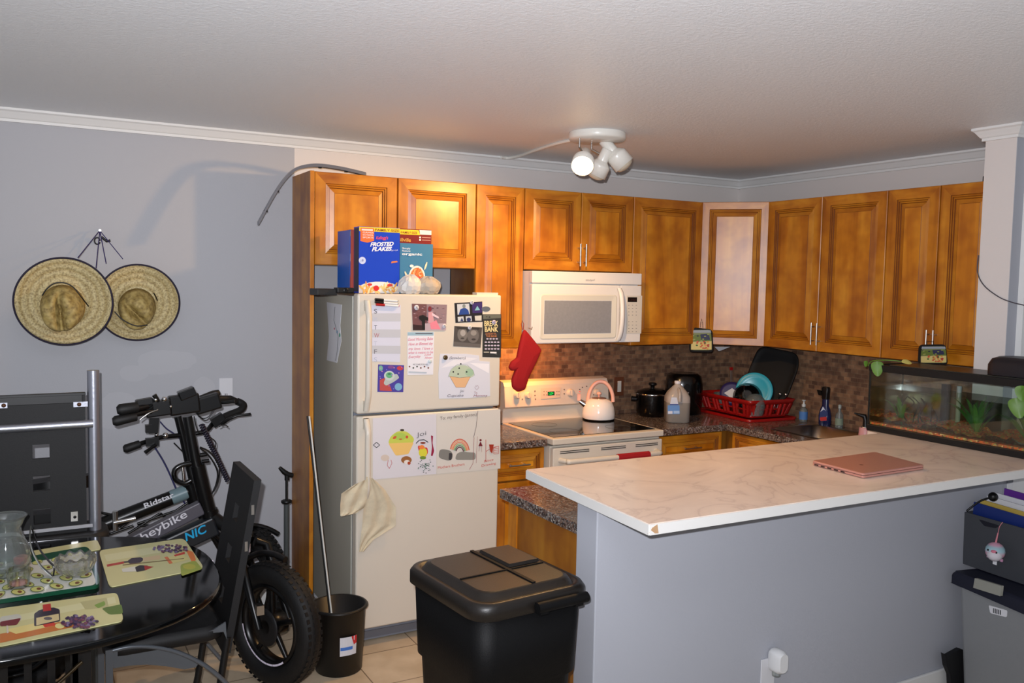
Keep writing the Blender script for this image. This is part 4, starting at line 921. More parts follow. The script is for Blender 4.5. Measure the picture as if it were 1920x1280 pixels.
# bottles
def bottle(name, label, x, y, prof, m, parts, seg=24):
    t = thing(name, label, 'bottle', (x, y, .915)); build('bottle_body', B().lathe((x, y, .915), prof, m, seg), t)
    for n_, b_ in parts: build(n_, b_, t)
    return t
x, y = -.10, -.75
bottle('soap_bottle', 'small clear pump bottle with a blue label beside the dish rack', x, y, [(.024, 0), (.026, .01), (.026, .075), (.012, .09), (.010, .095)], FROST, [('label', B().lathe((x, y, .915), [(.0265, .015), (.0265, .065)], C(70, 116, 176), 24, cap0=False, cap1=False)), ('pump', B().lathe((x, y, .915), [(.012, .095), (.012, .11), (.006, .115), (.006, .13), (.012, .132), (.012, .138)], mat('pump_white', (190, 196, 196), .4), 14))])
x, y = -.10, -.92
t = thing('spray_bottle', 'dark blue spray bottle with black trigger by the sink', 'bottle', (x, y, .915)); SPB = mat('navy_plastic', (22, 30, 70), .25)
build('bottle_body', B().lathe((x, y, .915), [(.034, 0), (.04, .01), (.042, .06), (.034, .10), (.022, .125), (.022, .16), (.018, .17)], SPB, 24, sx=.75), t)
tr = build('trigger_head', B().loft([rrect(x, y, .915+z, w, dd, .01, 3, 0) for z, w, dd in ((.165, .036, .04), (.2, .034, .045), (.23, .034, .05), (.24, .028, .04))], BLACK), t)
build('trigger', B().obox((x-.012, y+.035, 1.115), (.010, 0, 0), (0, .03, 0), (0, .015, .03), BLACK), tr)
LPs = (V((x, y, 0))+n*.036, n)
b = B(); sheet_geo(b, roundpoly([(1537, 774), (1543, 760), (1552, 772), (1552, 789), (1536, 789)], 4), LPs, C(50, 62, 110), [(C(214, 216, 226), [(1538, 772), (1543, 762), (1549, 771), (1545, 767)]), (C(190, 50, 44), roundpoly([(1537, 782), (1551, 781), (1551, 788), (1538, 789)], 2))], .0006); build('label', b, t, fixn=False)
x, y = -.09, -1.02
bottle('soap_bottle', 'slim clear bottle with green label right of the blue spray bottle', x, y, [(.022, 0), (.024, .01), (.023, .08), (.010, .10), (.008, .12)], FROST, [('cap', B().lathe((x, y, .915), [(.010, .12), (.010, .14), (.006, .143)], mat('cap_grey', (150, 160, 156), .4), 12)), ('label', B().lathe((x, y, .915), [(.0242, .02), (.0238, .06)], C(120, 136, 120), 24, cap0=False, cap1=False))])
x, y = -.33, -1.40
t = thing('soap_dispenser', 'pink soap dispenser with black pump in front of the fish tank', 'dispenser', (x, y, .915))
build('cup', B().lathe((x, y, .915), [(.034, 0), (.036, .01), (.032, .075), (.030, .078)], mat('dispenser_pink', (206, 150, 150), .4), 28), t)
build('collar', B().lathe((x, y, .915), [(.024, .078), (.022, .083)], CHROME, 20), t)
build('pump', B().tube([V((x, y, .995)), V((x, y, 1.03)), V((x-.004, y+.006, 1.055)), V((x-.02, y+.03, 1.062)), V((x-.035, y+.05, 1.068))], [.016, .013, .014, .007, .004], BLACK, 12), t)
# outlets
t = thing('wall_outlet', 'brown plate with a white outlet on the backsplash', 'outlet', P(1160, 724, YP(-.011)))
c = P(1160, 724, YP(-.011)); build('cover_plate', B().box(c.x-.038, c.x+.038, -.017, -.0105, c.z-.062, c.z+.062, mat('brown_plate', (96, 56, 36), .4)), t, bev=.002)
build('receptacle', B().box(c.x-.014, c.x+.014, -.021, -.016, c.z-.036, c.z+.036, mat('receptacle_white', (200, 196, 186), .4)), t, bev=.001)
c = P(423.5, 730, YP(0)); t = thing('wall_outlet', 'white outlet plate on the grey wall behind the handlebars', 'outlet', c)
build('cover_plate', B().box(c.x-.034, c.x+.034, -.006, -.0005, c.z-.06, c.z+.06, mat('plate_white', (206, 206, 210), .4)), t, bev=.002)
build('receptacle', B().box(c.x-.006, c.x-.003, -.0075, -.0055, c.z-.03, c.z-.02, BLACK).box(c.x+.003, c.x+.006, -.0075, -.0055, c.z-.03, c.z-.02, BLACK), t)
c = P(1437, 1262, YP(-2.32)); t = thing('wall_outlet', 'white outlet plate low on the peninsula wall', 'outlet', c)
build('cover_plate', B().box(c.x-.033, c.x+.037, -2.326, -2.3205, c.z-.06, c.z+.06, mat('plate_white', (206, 206, 210), .4)), t, bev=.002)
c = P(1461, 1240, YP(-2.36)); t = thing('air_freshener', 'white plug-in air freshener in the peninsula wall outlet', 'air freshener', c)
build('housing', B().loft([[V((p.x, yy, p.y)) for p in rrect(c.x, c.z, 0, w, h, w*.45, 5)] for yy, w, h in ((-2.326, .045, .08), (-2.335, .055, .09), (-2.37, .052, .088), (-2.385, .04, .07))], mat('freshener_white', (214, 214, 214), .3)), t)
build('refill_bottle', B().lathe((c.x-.004, -2.352, c.z-.06), [(.008, 0), (.016, .004), (.016, .02)], GLASS, 16), t)
# oven mitt
mp = YP(-.455)
ol = [(340, 70), (365, 90), (480, 235), (440, 330), (375, 460), (345, 555), (290, 572), (245, 540), (240, 480), (272, 395), (240, 406), (215, 378), (235, 330), (280, 300), (300, 200), (322, 110)]
ol = [(900+a/4.266, 600+c_/4.266) for a, c_ in ol]
t = thing('oven_mitt', 'red quilted oven mitt hanging beside the microwave', 'oven mitt', P(975, 680, mp))
b = B(); puffy(b, roundpoly(ol, 3, 3), mp, .035, RED, -.018); build('mitt', b, t)
pr = [(900+a/4.266, 600+c_/4.266) for a, c_ in ((372, 88), (478, 232), (440, 330), (376, 462))]
b = B().tube([P(u, v, mp, -.002) for u, v in pr], .004, mat('mitt_piping', (196, 190, 186), .8), 8); build('binding', b, t, label='pale edge binding')
build('loop', B().tube([P(979.5, 618, mp), P(977, 607, mp), P(979, 601, mp), P(982, 607, mp), P(981, 618, mp)], .0018, RED, 6), t)
# hook on microwave
b = B().tube([V((-1.925, -.40, 1.505)), V((-1.932, -.43, 1.505)), V((-1.935, -.455, 1.50)), V((-1.935, -.462, 1.515))], .002, STEEL, 8); tag(build('hook', b), 'small steel hook on the left side of the microwave', 'hook')
# pot holders
def potholder(label, px, pl, hang):
    t = thing('pot_holder', label, 'pot holder', P(px[0][0], px[0][1], pl), 'printed pot holders on the cabinet handles')
    xs_ = [p[0] for p in px]; ys_ = [p[1] for p in px]; x0_, x1_, y0_, y1_ = min(xs_), max(xs_), min(ys_), max(ys_)
    b = B(); puffy(b, roundpoly(px, 8, 4), pl, .014, mat('potholder_trim', (16, 18, 20), .8), 0); build('pad', b, t)
    def q(a, c_): return (x0_+(x1_-x0_)*a, y0_+(y1_-y0_)*c_)
    b = B(); inner = roundpoly([q(*e) for e in ((.12, .12), (.88, .10), (.92, .90), (.08, .90))], 6, 3)
    sh = [(C(150, 160, 170), [q(*e) for e in ((.12, .12), (.88, .12), (.9, .22), (.1, .22))]), (C(96, 116, 50), [q(*e) for e in ((.1, .3), (.9, .28), (.92, .55), (.08, .55))]), (C(40, 46, 80), roundpoly([q(*e) for e in ((.45, .28), (.8, .26), (.86, .5), (.5, .5))], 2)), (C(204, 190, 120), [q(*e) for e in ((.08, .58), (.92, .55), (.92, .88), (.08, .88))])]
    rnd = random.Random(3)
    for k in range(22): a, c_ = q(.15+.7*rnd.random(), .55+.3*rnd.random()); sh.append((C(*rnd.choice([(176, 60, 50), (210, 150, 70), (60, 100, 50), (190, 90, 60)])), ell(a, c_, 2.2, 1.6, 8)))
    for k in range(10): a, c_ = q(.15+.7*rnd.random(), .28+.25*rnd.random()); sh.append((C(*rnd.choice([(60, 80, 40), (140, 150, 80), (30, 34, 60)])), ell(a, c_, 2.2, 1.2, 8)))
    sheet_geo(b, inner, pl, C(120, 130, 90), sh, .0006, .0146); build('printed_panel', b, t, fixn=False)
    build('hanging_loop', B().tube([P(u, v, pl, .006) for u, v in hang], .0015, BLACK, 6), t)
dpl = (DPT+dn*.03, dn)
potholder('printed pot holder hanging at the left edge of the corner cabinet', [(1294, 613), (1336, 617), (1338, 661), (1292, 660)], dpl, [(1313, 614), (1314, 603), (1317, 603), (1318, 615)])
rpl = XP(-UD-.05)
potholder('printed pot holder hanging from the handles above the fish tank', [(1724, 646), (1775, 645), (1779, 684), (1722, 682)], rpl, [(1738, 645), (1738, 640), (1750, 640), (1750, 645)])
b = B().tube([P(1314, 606, dpl), P(1315, 603, dpl, -.02)], .0015, BLACK, 6); 
tag(build('hook', B().tube([P(1315.5, 604, dpl, .006), P(1315.5, 600, dpl, .004), P(1315.5, 598, dpl, -.006)], .0022, STEEL, 8)), 'small steel hook holding the pot holder on the corner cabinet', 'hook')
# paper under corner cabinet
pq = YP(-.25)
tag(build('paper_sheet', B().prism([P(1340, 650, pq), P(1369, 650, pq), P(1352, 657, pq), P(1348, 658, pq)], (0, .002, 0), PAPER)), 'white paper corner sticking out below the corner cabinet', 'paper')

# ============================================================ CEILING LIGHT
LC = V((-1.915, -1.02, 0))
LW = mat('fixture_white', (222, 220, 212), .3)
t = thing('ceiling_light', 'white round ceiling fixture with three spot heads, one lit', 'ceiling light', (LC.x, LC.y, 2.3))
build('base_plate', B().lathe((LC.x, LC.y, 0), [(.138, 2.4995), (.141, 2.49), (.141, 2.472), (.135, 2.464), (.02, 2.462)], LW, 48), t)
def head(post, hp, axis, L=.13, lit=False, seg=28):
    post, hp, axis = V(post), V(hp), V(axis).normalized()
    b = B().lathe(hp, [(.002, -L), (.026, -L), (.0285, -L+.003), (.0285, -L*.56)], LW, seg, axis, cap1=False).lathe(hp, [(.0285, -L*.56), (.050, -L*.42)], LW, seg, axis, cap0=False, cap1=False).lathe(hp, [(.050, -L*.42), (.053, -L*.38)], LW, seg, axis, cap0=False, cap1=False).lathe(hp, [(.053, -L*.38), (.055, 0), (.052, 0), (.047, -L*.37), (.026, -L*.5)], LW, seg, axis, cap0=False, cap1=False)
    h = build('lamp_head', b, t)
    j = hp-axis*(L*.72)
    bb = B().cyl(post, V((post.x, post.y, j.z+.035)), .0045, STEEL, 10).tube([V((post.x, post.y, j.z+.036)), j], [.006, .006], STEEL, 8)
    build('arm', bb, t)
    bl = B().lathe(hp, [(.018, -L*.6), (.048, -L*.2), (.050, -.006), (.040, .010), (.022, .018), (.001, .021)], mat('bulb_lit', (255, 240, 210), .3, emit=(255, 214, 160), es=14) if lit else mat('bulb_off', (200, 190, 170), .3), 24, axis)
    build('bulb', bl, h, label='glowing warm bulb' if lit else None)
A1 = V((-.50, -.60, -.62)).normalized()
B1 = P(1092, 311, YP(-1.06))
head((-2.025, -1.03, 2.463), B1, A1, lit=True)
B3 = P(1171, 310, YP(-1.04)); A3 = (RT*.66-UP*.78+FW*.05).normalized()
head((-1.83, -1.03, 2.463), B3, A3, L=.165)
B2 = P(1116, 328, YP(-.96)); A2 = (-RT*.42-UP*.85+FW*.25).normalized()
head((-1.90, -.95, 2.463), B2, A2, L=.14)
# wire cover on the ceiling
pts = [P(u, v, ZP(2.492)) for u, v in ((1078, 261), (1040, 270), (1000, 283), (975, 292), (950, 297), (935, 296))]
pts = [V((p.x, min(p.y, -.052), 2.492)) for p in pts]
tag(build('cable_channel', B().tube(smooth_pts(pts), .009, LW, 8)), 'white cable channel running across the ceiling to the light fixture', 'cable cover')

# ============================================================ LEFT WALL: HATS
nail = P(187, 432, YP(-.03)); nail.z -= .0
def hat(label, u, v, R, y, pin, tilt, strap, seed):
    c = P(u, v, YP(y)); t = thing('straw_hat', label, 'hat', c, 'straw hats hanging on the wall')
    n_ = V((tilt[0], -1, tilt[1])).normalized(); a = V((1, 0, 0)); a = (a-n_*a.dot(n_)).normalized(); u_ = n_.cross(a)*-1
    if u_.z < 0: u_ = -u_
    b = B(); rings = []
    prof = [(1, .03), (.9, .018), (.75, .006), (.6, .0), (.5, .004), (.455, .02), (.43, .05), (.40, .075), (.37, .098), (.34, .108), (.30, .113), (.25, .116), (.2, .117), (.15, .116), (.10, .114), (.05, .113), (.015, .1125)]
    NS = 96
    for r, h in prof:
        ring = []
        for k in range(NS):
            th = 2*PI*k/NS; rx_ = R*r*(.92 if r < .55 else 1)*math.cos(th); ry_ = R*r*math.sin(th)
            hh = h
            if r < .42:
                ln = math.cos(pin)*rx_+math.sin(pin)*ry_; hh -= .048*math.exp(-(ln/.013)**2)*(1-(r/.44)**3)
            if r > .9: hh += .012*math.sin(2*th+seed)
            
            if r < .46: rx_ *= 1.10; ry_ *= 1.10
            ring.append(c+a*(rx_-.10*max(0, h-.02)-(.006 if r < .46 else 0))+u_*(ry_-(.022 if r < .46 else .010 if r < .55 else 0)-.26*max(0, h-.02)*(r < .46))+n_*hh)
        rings.append(ring)
    b.loft(rings[:6], STRAW, cap0=False, cap1=False); b.loft(rings[5:], STRAWC, cap0=False, cap1=True); br = build('hat_body', b, t, fixn=False)
    br['x'] = 0; del br['x']; md = br.modifiers.new('s', 'SOLIDIFY'); md.thickness = .003
    build('rim_binding', B().tube([p+n_*.001 for p in rings[0]], .0042, mat('navy_binding', (26, 20, 44), .7), 8, closed=True), t, label='dark rim binding')
    ty = YP(y-.095)
    build('chin_cord', B().tube(smooth_pts([P(q[0], q[1], YP(y-q[2])) for q in strap], 6), .0028, BLACK, 8), t)
    return t, c, rings
h2, c2, r2 = hat('straw hat, the right one and behind, with a crease slanting to the right', 259, 566, .183, -.085, .75, (-.02, -.14), [(288, 549, .09), (292, 556, .08), (295, 563, .065)], 1)
build('chin_cord', B().tube(smooth_pts([P(215, 584, YP(-0.19)), P(226, 596, YP(-0.195)), P(242, 606, YP(-0.2)), P(258, 611, YP(-0.205)), P(276, 609, YP(-0.205))], 5), .0028, BLACK, 8), h2)
b = B()
for e in ((199, 494), (230, 485)): b.tube([nail, P(e[0], e[1], YP(-.105))], .0022, mat('cord_blue', (40, 32, 90), .6), 6)
b.tube([nail+V((.006, 0, -.03)), nail+V((.03, -.004, -.05)), nail+V((.045, -.004, -.045))], .006, BLACK, 6)
build('hanging_cord', b, h2)
h1, c1, r1 = hat('straw hat, the left one and in front, with a vertical crease', 121, 564, .198, -.195, .08, (-.06, -.14), [(79, 554, .08), (88, 541, .085), (102, 531, .085), (120, 530, .085), (137, 538, .085), (152, 556, .08), (166, 574, .06)], 2)
b = B()
for e in ((146, 483), (180, 502)): b.tube([nail+V((0, -.006, 0)), P(e[0], e[1], YP(-.215))], .0022, mat('cord_blue', (40, 32, 90), .6), 6)
b.tube([nail+V((0, -.01, -.05))+V((-.012+.012*math.cos(a), 0, .016*math.sin(a))) for a in [k*.5 for k in range(13)]], .0035, BLACK, 6)
build('hanging_cord', b, h1)
tag(build('wall_nail', B().cyl(nail+V((0, .029, .002)), nail+V((0, -.012, 0)), .003, STEEL, 8).cyl(nail+V((0, -.012, 0)), nail+V((0, -.014, 0)), .006, STEEL, 10)), 'steel nail in the grey wall carrying both straw hats', 'nail')
# grey curved strip over cabinet
pts = [P(u, v, YP(-.30)) for u, v in ((484, 418), (498, 392), (515, 362), (533, 336), (552, 318), (575, 311), (600, 310), (630, 314), (655, 319), (684, 326))]
sp_ = smooth_pts(pts, 4); b = B()
b.loft([[p+V((0, dy, 0))+V((0, 0, dz)) for dy, dz in ((-.018, -.009), (-.018, .007), (.018, .007), (.018, -.009))] for p in sp_], mat('grey_strip', (118, 120, 128), .25, metal=.4), smooth=False)
for k in (4, 9, 24, 31): p = sp_[k]; b.box(p.x-.008, p.x+.008, p.y-.006, p.y+.006, p.z-.014, p.z-.004, DARK)
tag(build('curved_strip', b), 'bent grey plastic strip lying over the left cabinet corner', 'strip')
# black item on right cabinets
p = P(1841, 333, XP(-.30)); tag(build('black_case', B().loft([rrect(-.24, p.y-.06, z, .12, w, .02) for z, w in ((UT+.001, .13), (UT+.025, .13), (UT+.045, .08))], BLACK)), 'small black object on top of the right wall cabinets', 'case')

# ============================================================ FLOOR THINGS NEAR FRIDGE
bx, by = -3.175, -.90
t = thing('bucket', 'black mop bucket with a white and red label on the floor', 'bucket', (bx, by, 0))
b = B().lathe((bx, by, 0), [(.10, 0), (.104, .004), (.118, .285), (.126, .29), (.126, .298), (.114, .298), (.10, .01), (.001, .008)], BLACK, 40); build('bucket_body', b, t, fixn=False)
n_ = V((math.sin(-.15)*-1, 0, 0)); q0 = V((CAM.x-bx, CAM.y-by, 0)).normalized(); q0 = Matrix.Rotation(math.radians(22), 3, 'Z') @ q0
lab = B(); 
for a in range(5):
    th = -.28+.14*a
    pass
e = Matrix.Rotation(math.radians(90), 3, 'Z') @ q0
def cylp(th, z): 
    r = .1095+.014*(z/.285-.3)+.0012; qq = Matrix.Rotation(th, 3, 'Z') @ q0; return V((bx, by, z))+qq*(r-.0005)
def cpatch(b, t0, t1, z0, z1, m, n=6):
    for k in range(n):
        a, c_ = t0+(t1-t0)*k/n, t0+(t1-t0)*(k+1)/n; b.add([cylp(a, z0), cylp(c_, z0), cylp(c_, z1), cylp(a, z1)], [(0, 1, 2, 3)], m)
cpatch(lab, -.35, .35, .10, .185, C(206, 206, 212)); q0s = q0.copy(); q0 = q0s*1.0
for zz0, zz1, m_ in ((.125, .140, C(60, 110, 190)),):
    for k in range(6):
        a, c_ = -.33+.5*k/6, -.33+.5*(k+1)/6; lab.add([cylp(a, zz0)+q0*.0006, cylp(c_, zz0)+q0*.0006, cylp(c_, zz1)+q0*.0006, cylp(a, zz1)+q0*.0006], [(0, 1, 2, 3)], m_)
a, c_ = .10, .35; lab.add([cylp(a, .185)+q0*.0008, cylp(.22, .145)+q0*.0012, cylp(c_, .15)+q0*.0008, cylp(c_, .185)+q0*.0008], [(0, 1, 2, 3)], C(190, 40, 44))
build('label', lab, t, fixn=False, label='white sticker with red corner')
build('pour_rim', B().tube([V((bx+.126*math.cos(2*PI*k/36), by+.126*math.sin(2*PI*k/36), .292)) for k in range(36)], .004, BLACK, 6, closed=True), t)
pa = V((bx-.012, by-.01, .012)); pb = P(580, 780, YP(-.80))
t = thing('mop_handle', 'thin white mop handle standing in the black bucket', 'mop', pa)
build('pole', B().tube([pa+V((0, 0, .03)), pa.lerp(pb, .5)+V((0, 0, 0)), pb], .004, mat('pole_white', (196, 196, 190), .4), 10), t); build('pole_black_side', B().tube([pa+V((-.007, .008, .03)), pb+V((-.007, .008, 0))], .004, BLACK, 8), t, label='black back strip of the handle')  # second tube in plain black runs along the back of the white pole
# pole with clamp beside end panel
yq = -.37
t = thing('clamp_stand', 'grey pole with black clamp head beside the brown end panel', 'stand', P(539, 1040, YP(yq)))
xq = P(537, 960, YP(yq)).x
build('pole', B().cyl((xq, yq, 0), (xq, yq, P(538, 945, YP(yq)).z), .013, GREYM, 14), t)
build('knob', B().lathe((xq, yq, P(538, 943, YP(yq)).z), [(.02, 0), (.026, .004), (.026, .014), (.018, .018)], BLACK, 20), t)
build('stem', B().cyl((xq, yq, P(538, 940, YP(yq)).z), (xq, yq, P(538, 895, YP(yq)).z), .006, BLACK, 10), t)
build('clamp_head', B().tube([P(524, 876, YP(yq)), P(531, 883, YP(yq)), P(539, 889, YP(yq)), P(549, 891, YP(yq))], [.008, .012, .014, .011], BLACK, 10).cyl(P(538, 889, YP(yq)), P(538, 900, YP(yq)), .012, BLACK, 10), t)

# ============================================================ TRASH CAN
tx_, ty_, tr_ = -3.10, -2.24, math.radians(5)
t = thing('trash_can', 'large black lidded trash can beside the peninsula wall', 'trash can', (tx_, ty_, 0))
def tc(z, w, d_, r=.06): return rrect(tx_, ty_, z, w, d_, r, 6, tr_)
build('can_body', B().loft([tc(0, .29, .33), tc(.02, .305, .345), tc(.55, .355, .40), tc(.56, .375, .42), tc(.80, .39, .44), tc(.80, .37, .42)], BINB), t)
b = B().loft([tc(.785, .40, .45), tc(.79, .42, .47, .07), tc(.825, .42, .47, .07), tc(.838, .405, .455, .07), tc(.838, .37, .42, .06), tc(.832, .362, .412, .055), tc(.832, .355, .405, .055), tc(.852, .33, .38, .05), tc(.856, .31, .36, .05)], BINLID)
ld = build('lid', b, t)
ca, sa = math.cos(tr_), math.sin(tr_)
def tp(x, y, z): return V((tx_+x*ca-y*sa, ty_+x*sa+y*ca, z))
b = B(); b.obox(tp(.02, 0, .857), V((ca, sa, 0))*.012, V((-sa, ca, 0))*.36, V((0, 0, .006)), BINB); b.obox(tp(.0, -.04, .857), V((ca, sa, 0))*.31, V((-sa, ca, 0))*.006, V((0, 0, .005)), BINB)
build('lid_rib', b, ld)
b = B().loft([[tp(x, y, z) for x, y, z in ((a0, y0, .859), (a1, y0, .859), (a1, y1, .859), (a0, y1, .859), )] for a0, a1, y0, y1 in ((.03, .148, -.03, .15),)]+[[tp(x, y, z) for x, y, z in ((.035, -.025, .868), (.145, -.025, .868), (.145, .145, .868), (.035, .145, .868))]], BINLID, smooth=False); build('lid_panel', b, ld)
b = B().tube([tp(-.02, -.255, .81), tp(.165, -.255, .81)], .016, BINB, 14); build('handle', b, t)
for x in (0.0, .13): build('handle_bracket', B().obox(tp(x, -.235, .805), V((ca, sa, 0))*.03, V((-sa, ca, 0))*.06, V((0, 0, .03)), BINB), t)

# ============================================================ LAPTOP
L4 = [V((-1.726, -2.269, 0)), V((-1.334, -2.249, 0)), V((-1.382, -2.512, 0)), V((-1.74, -2.52, 0))]
PK = mat('rose_gold', (196, 140, 128), .3, metal=.35, coat=.2)
cen = sum(L4, V())/4
def lr(z, s=1): return [V(((p.x-cen.x)*s+cen.x, (p.y-cen.y)*s+cen.y, z)) for p in [V((q[0], q[1], 0)) for q in roundpoly([(p.x, p.y) for p in L4], .014, 4)]]
t = thing('laptop', 'closed rose pink laptop on the bar top', 'laptop', (cen.x, cen.y, BT))
build('base', B().loft([lr(BT+.001, .97), lr(BT+.003), lr(BT+.010)], PK, smooth=False), t)
lid = build('lid', B().loft([lr(BT+.012), lr(BT+.017), lr(BT+.019, .985)], PK, smooth=False), t)
build('logo', B().lathe(P(1615, 871, ZP(BT+.0195)), [(.007, 0), (.007, .0003)], mat('logo_dark', (110, 60, 50), .3), 16), lid)
b = B()
for k in range(5): f = .1+k*.13; p = L4[0].lerp(L4[3], f); b.box(p.x-.002, p.x+.001, p.y-.009, p.y+.009, BT+.0045, BT+.0085, DARK)
build('port', b, t)

# ============================================================ FISH TANK
TX0, TX1, TY0, TY1, TZ0, TZ1 = -.80, -.555, -1.785, -2.70, BT+.001, 1.395
t = thing('fish_tank', 'long glass fish tank with black rims at the end of the bar top', 'aquarium', ((TX0+TX1)/2, (TY0+TY1)/2, TZ0))
FR = mat('tank_black', (12, 14, 16), .4)
build('base_rim', B().box(TX0-.004, TX1+.004, TY1-.004, TY0+.004, TZ0, TZ0+.03, FR), t, bev=.003)
b = B(); g_ = .006
b.box(TX0, TX0+g_, TY1, TY0, TZ0+.03, TZ1-.03, GLASS); b.box(TX1-g_, TX1, TY1, TY0, TZ0+.03, TZ1-.03, GLASS); b.box(TX0+g_, TX1-g_, TY0-g_, TY0, TZ0+.03, TZ1-.03, GLASS); b.box(TX0+g_, TX1-g_, TY1, TY1+g_, TZ0+.03, TZ1-.03, GLASS)
build('glass_wall', b, t)
b = B()
for x in (TX0, TX1): 
    for y in (TY0, TY1): b.box(x-.002, x+.004, y-.004, y+.002, TZ0+.03, TZ1-.03, mat('silicone', (22, 26, 24), .5))
build('silicone_seam', b, t)
b = B(); b.loft([[V((x, y, z)) for x, y in ((TX0-a, TY0+a), (TX0-a, TY1-a), (TX1+a, TY1-a), (TX1+a, TY0+a))] for a, z in ((.004, TZ1-.032), (.004, TZ1), (-.01, TZ1), (-.014, TZ1-.032))], FR, smooth=False, closed=True); build('top_rim', b, t)
build('lid', B().box(TX0+.008, TX1-.008, TY1+.01, TY0-.10, TZ1-.006, TZ1+.006, mat('tank_lid', (30, 32, 30), .35)), t, bev=.002)
wz = P(1640, 725, XP(TX0)).z
build('water', B().box(TX0+g_+.001, TX1-g_-.001, TY1+g_+.001, TY0-g_-.001, TZ0+.05, wz, WATER), t)
b = B(); NX, NY = 8, 40; rnd = random.Random(5); vs = []; fs = []
for j in range(NY+1):
    for i in range(NX+1): vs.append((TX0+g_+.002+(TX1-TX0-2*g_-.004)*i/NX, TY0-g_-.002+(TY1-TY0+2*g_+.004)*j/NY, TZ0+.055+.026*rnd.random()+.010*math.sin(j*.5)))
for j in range(NY):
    for i in range(NX): a = j*(NX+1)+i; fs.append((a, a+1, a+NX+2, a+NX+1))
b.add(vs, fs, GRAVEL, True); b.box(TX0+g_+.002, TX1-g_-.002, TY1+g_+.002, TY0-g_-.002, TZ0+.031, TZ0+.042, GRAVEL); o = build('gravel', b, t); o['kind'] = 'stuff'
def leaf(b, base, tip, w, m, bend=.03):
    base, tip = V(base), V(tip); dd = tip-base; s_ = dd.cross(V((0, 0, 1))); s_ = (s_.normalized() if s_.length > .001 else V((0, 1, 0))); n8 = 7; L_, R_ = [], []
    for k in range(n8+1):
        f = k/n8; c_ = base+dd*f+V((0, 0, bend*math.sin(PI*f))); ww = w*math.sin(PI*min(.97, f*.9+.08))
        L_.append(c_-s_*ww/2); R_.append(c_+s_*ww/2)
    vs = L_+R_; fs = [(k, k+1, n8+2+k, n8+1+k) for k in range(n8)]
    b.add(vs, fs, m, True)
PG = mat('aquatic_green', (70, 122, 50), .5, var=.2, vscale=30); PL = mat('pothos_green', (84, 122, 34), .45, var=.12, vscale=25)
def plant(label, x, y, n9, h, sp, seed):
    rnd = random.Random(seed); b = B(); z = TZ0+.05
    for k in range(n9):
        a = rnd.random()*6.28; r_ = sp*rnd.random(); tipx = min(TX1-.02, max(TX0+.02, x+r_*math.cos(a)*.8)); tipy = y+r_*math.sin(a)*1.6
        leaf(b, (x, y, z), (tipx, max(TY1+.02, min(TY0-.02, tipy)), z+h*(.5+.5*rnd.random())), .018, PG)
    o = tag(build('aquarium_plant', b, fixn=False), label, 'plant', 'plants in the fish tank'); return o
plant('broad leaved dark water plant in the middle of the fish tank', -.70, -2.28, 34, .17, .10, 3)
plant('dark green water plant near the right edge of the fish tank', -.72, -2.52, 30, .19, .10, 8)
plant('sparse brown green water plant near the left end of the tank', -.73, -1.92, 10, .12, .08, 12)
tag(build('tank_heater', B().cyl((-.60, -2.12, TZ0+.06), (-.60, -2.12, wz+.03), .011, mat('heater_glass', (150, 160, 160), .2), 14)), 'upright glass heater tube inside the fish tank', 'heater')
tag(build('tank_filter', B().box(-.60, -.57, -2.06, -2.03, TZ0+.06, wz+.03, BLACK)), 'dark filter pipe inside the left half of the fish tank', 'filter')
# driftwood twigs
b = B(); rnd = random.Random(9); WDm = mat('driftwood', (44, 30, 24), .8)
for k in range(7):
    y = -1.90-.03*k; b.tube(smooth_pts([(-.70, y, TZ0+.055), (-.71, y+.02*math.sin(k*2), TZ0+.10), (-.73+.02*rnd.random(), y-.04+.06*rnd.random(), TZ0+.15), (-.72, y-.05+.08*rnd.random(), TZ0+.18)], 4), .003, WDm, 6)
tag(build('driftwood', b), 'thin branching driftwood in the left half of the fish tank', 'driftwood')
# pothos
def heart(b, c, n9, up, R_, m):
    n9 = V(n9).normalized(); up = V(up); up = (up-n9*up.dot(n9)).normalized(); s_ = n9.cross(up); pts = []
    for k in range(24):
        th = 2*PI*k/24; x = .82*math.sin(th)*(1+.12*math.cos(th)); y = (14*math.cos(th)-2.2*math.cos(2*th))/15; pts.append(V(c)+s_*x*R_+up*y*R_*1.15-n9*(abs(x)*R_*.25))
    cc_ = V(c)-n9*.0; b.add([cc_]+pts, [(0, 1+k, 1+(k+1) % 24) for k in range(24)], m, True)
tp_ = XP(TX0-.02)
t = thing('pothos_vine', 'bright green trailing vine leaf hanging over the tank, left end', 'plant', P(1640, 690, tp_))
b = B(); heart(b, P(1645, 689, tp_), (-.8, -.6, .2), (.1, .2, 1), .034, PL); build('leaf', b, t, fixn=False)
b = B(); heart(b, P(1624, 681, tp_), (-.3, -.9, .1), (.1, 0, 1), .014, PL); build('leaf', b, t, fixn=False)
b = B(); heart(b, P(1700, 677, XP(TX0+.03)), (-.4, -.4, 1), (0, 1, .2), .022, mat('yellowed_leaf', (186, 176, 96), .5)); build('leaf', b, t, fixn=False, label='yellowing leaf')
build('stem', B().tube(smooth_pts([P(1628, 686, tp_), P(1634, 677, tp_), P(1655, 675, tp_), P(1680, 676, XP(TX0+.01)), P(1700, 680, XP(TX0+.03))], 5), .0022, PL, 6), t)
tag(build('pothos_leaf', (lambda b: (heart(b, P(1908, 762, tp_), (-.85, -.5, .1), (0, .3, 1), .040, PL), heart(b, P(1916, 735, tp_), (-.6, -.6, .2), (.2, .3, 1), .03, PL), b.tube([P(1916, 728, tp_), P(1912, 748, tp_)], .002, PL, 6), b)[-1])(B()), fixn=False), 'green vine leaf hanging over the tank glass near the right edge', 'plant')
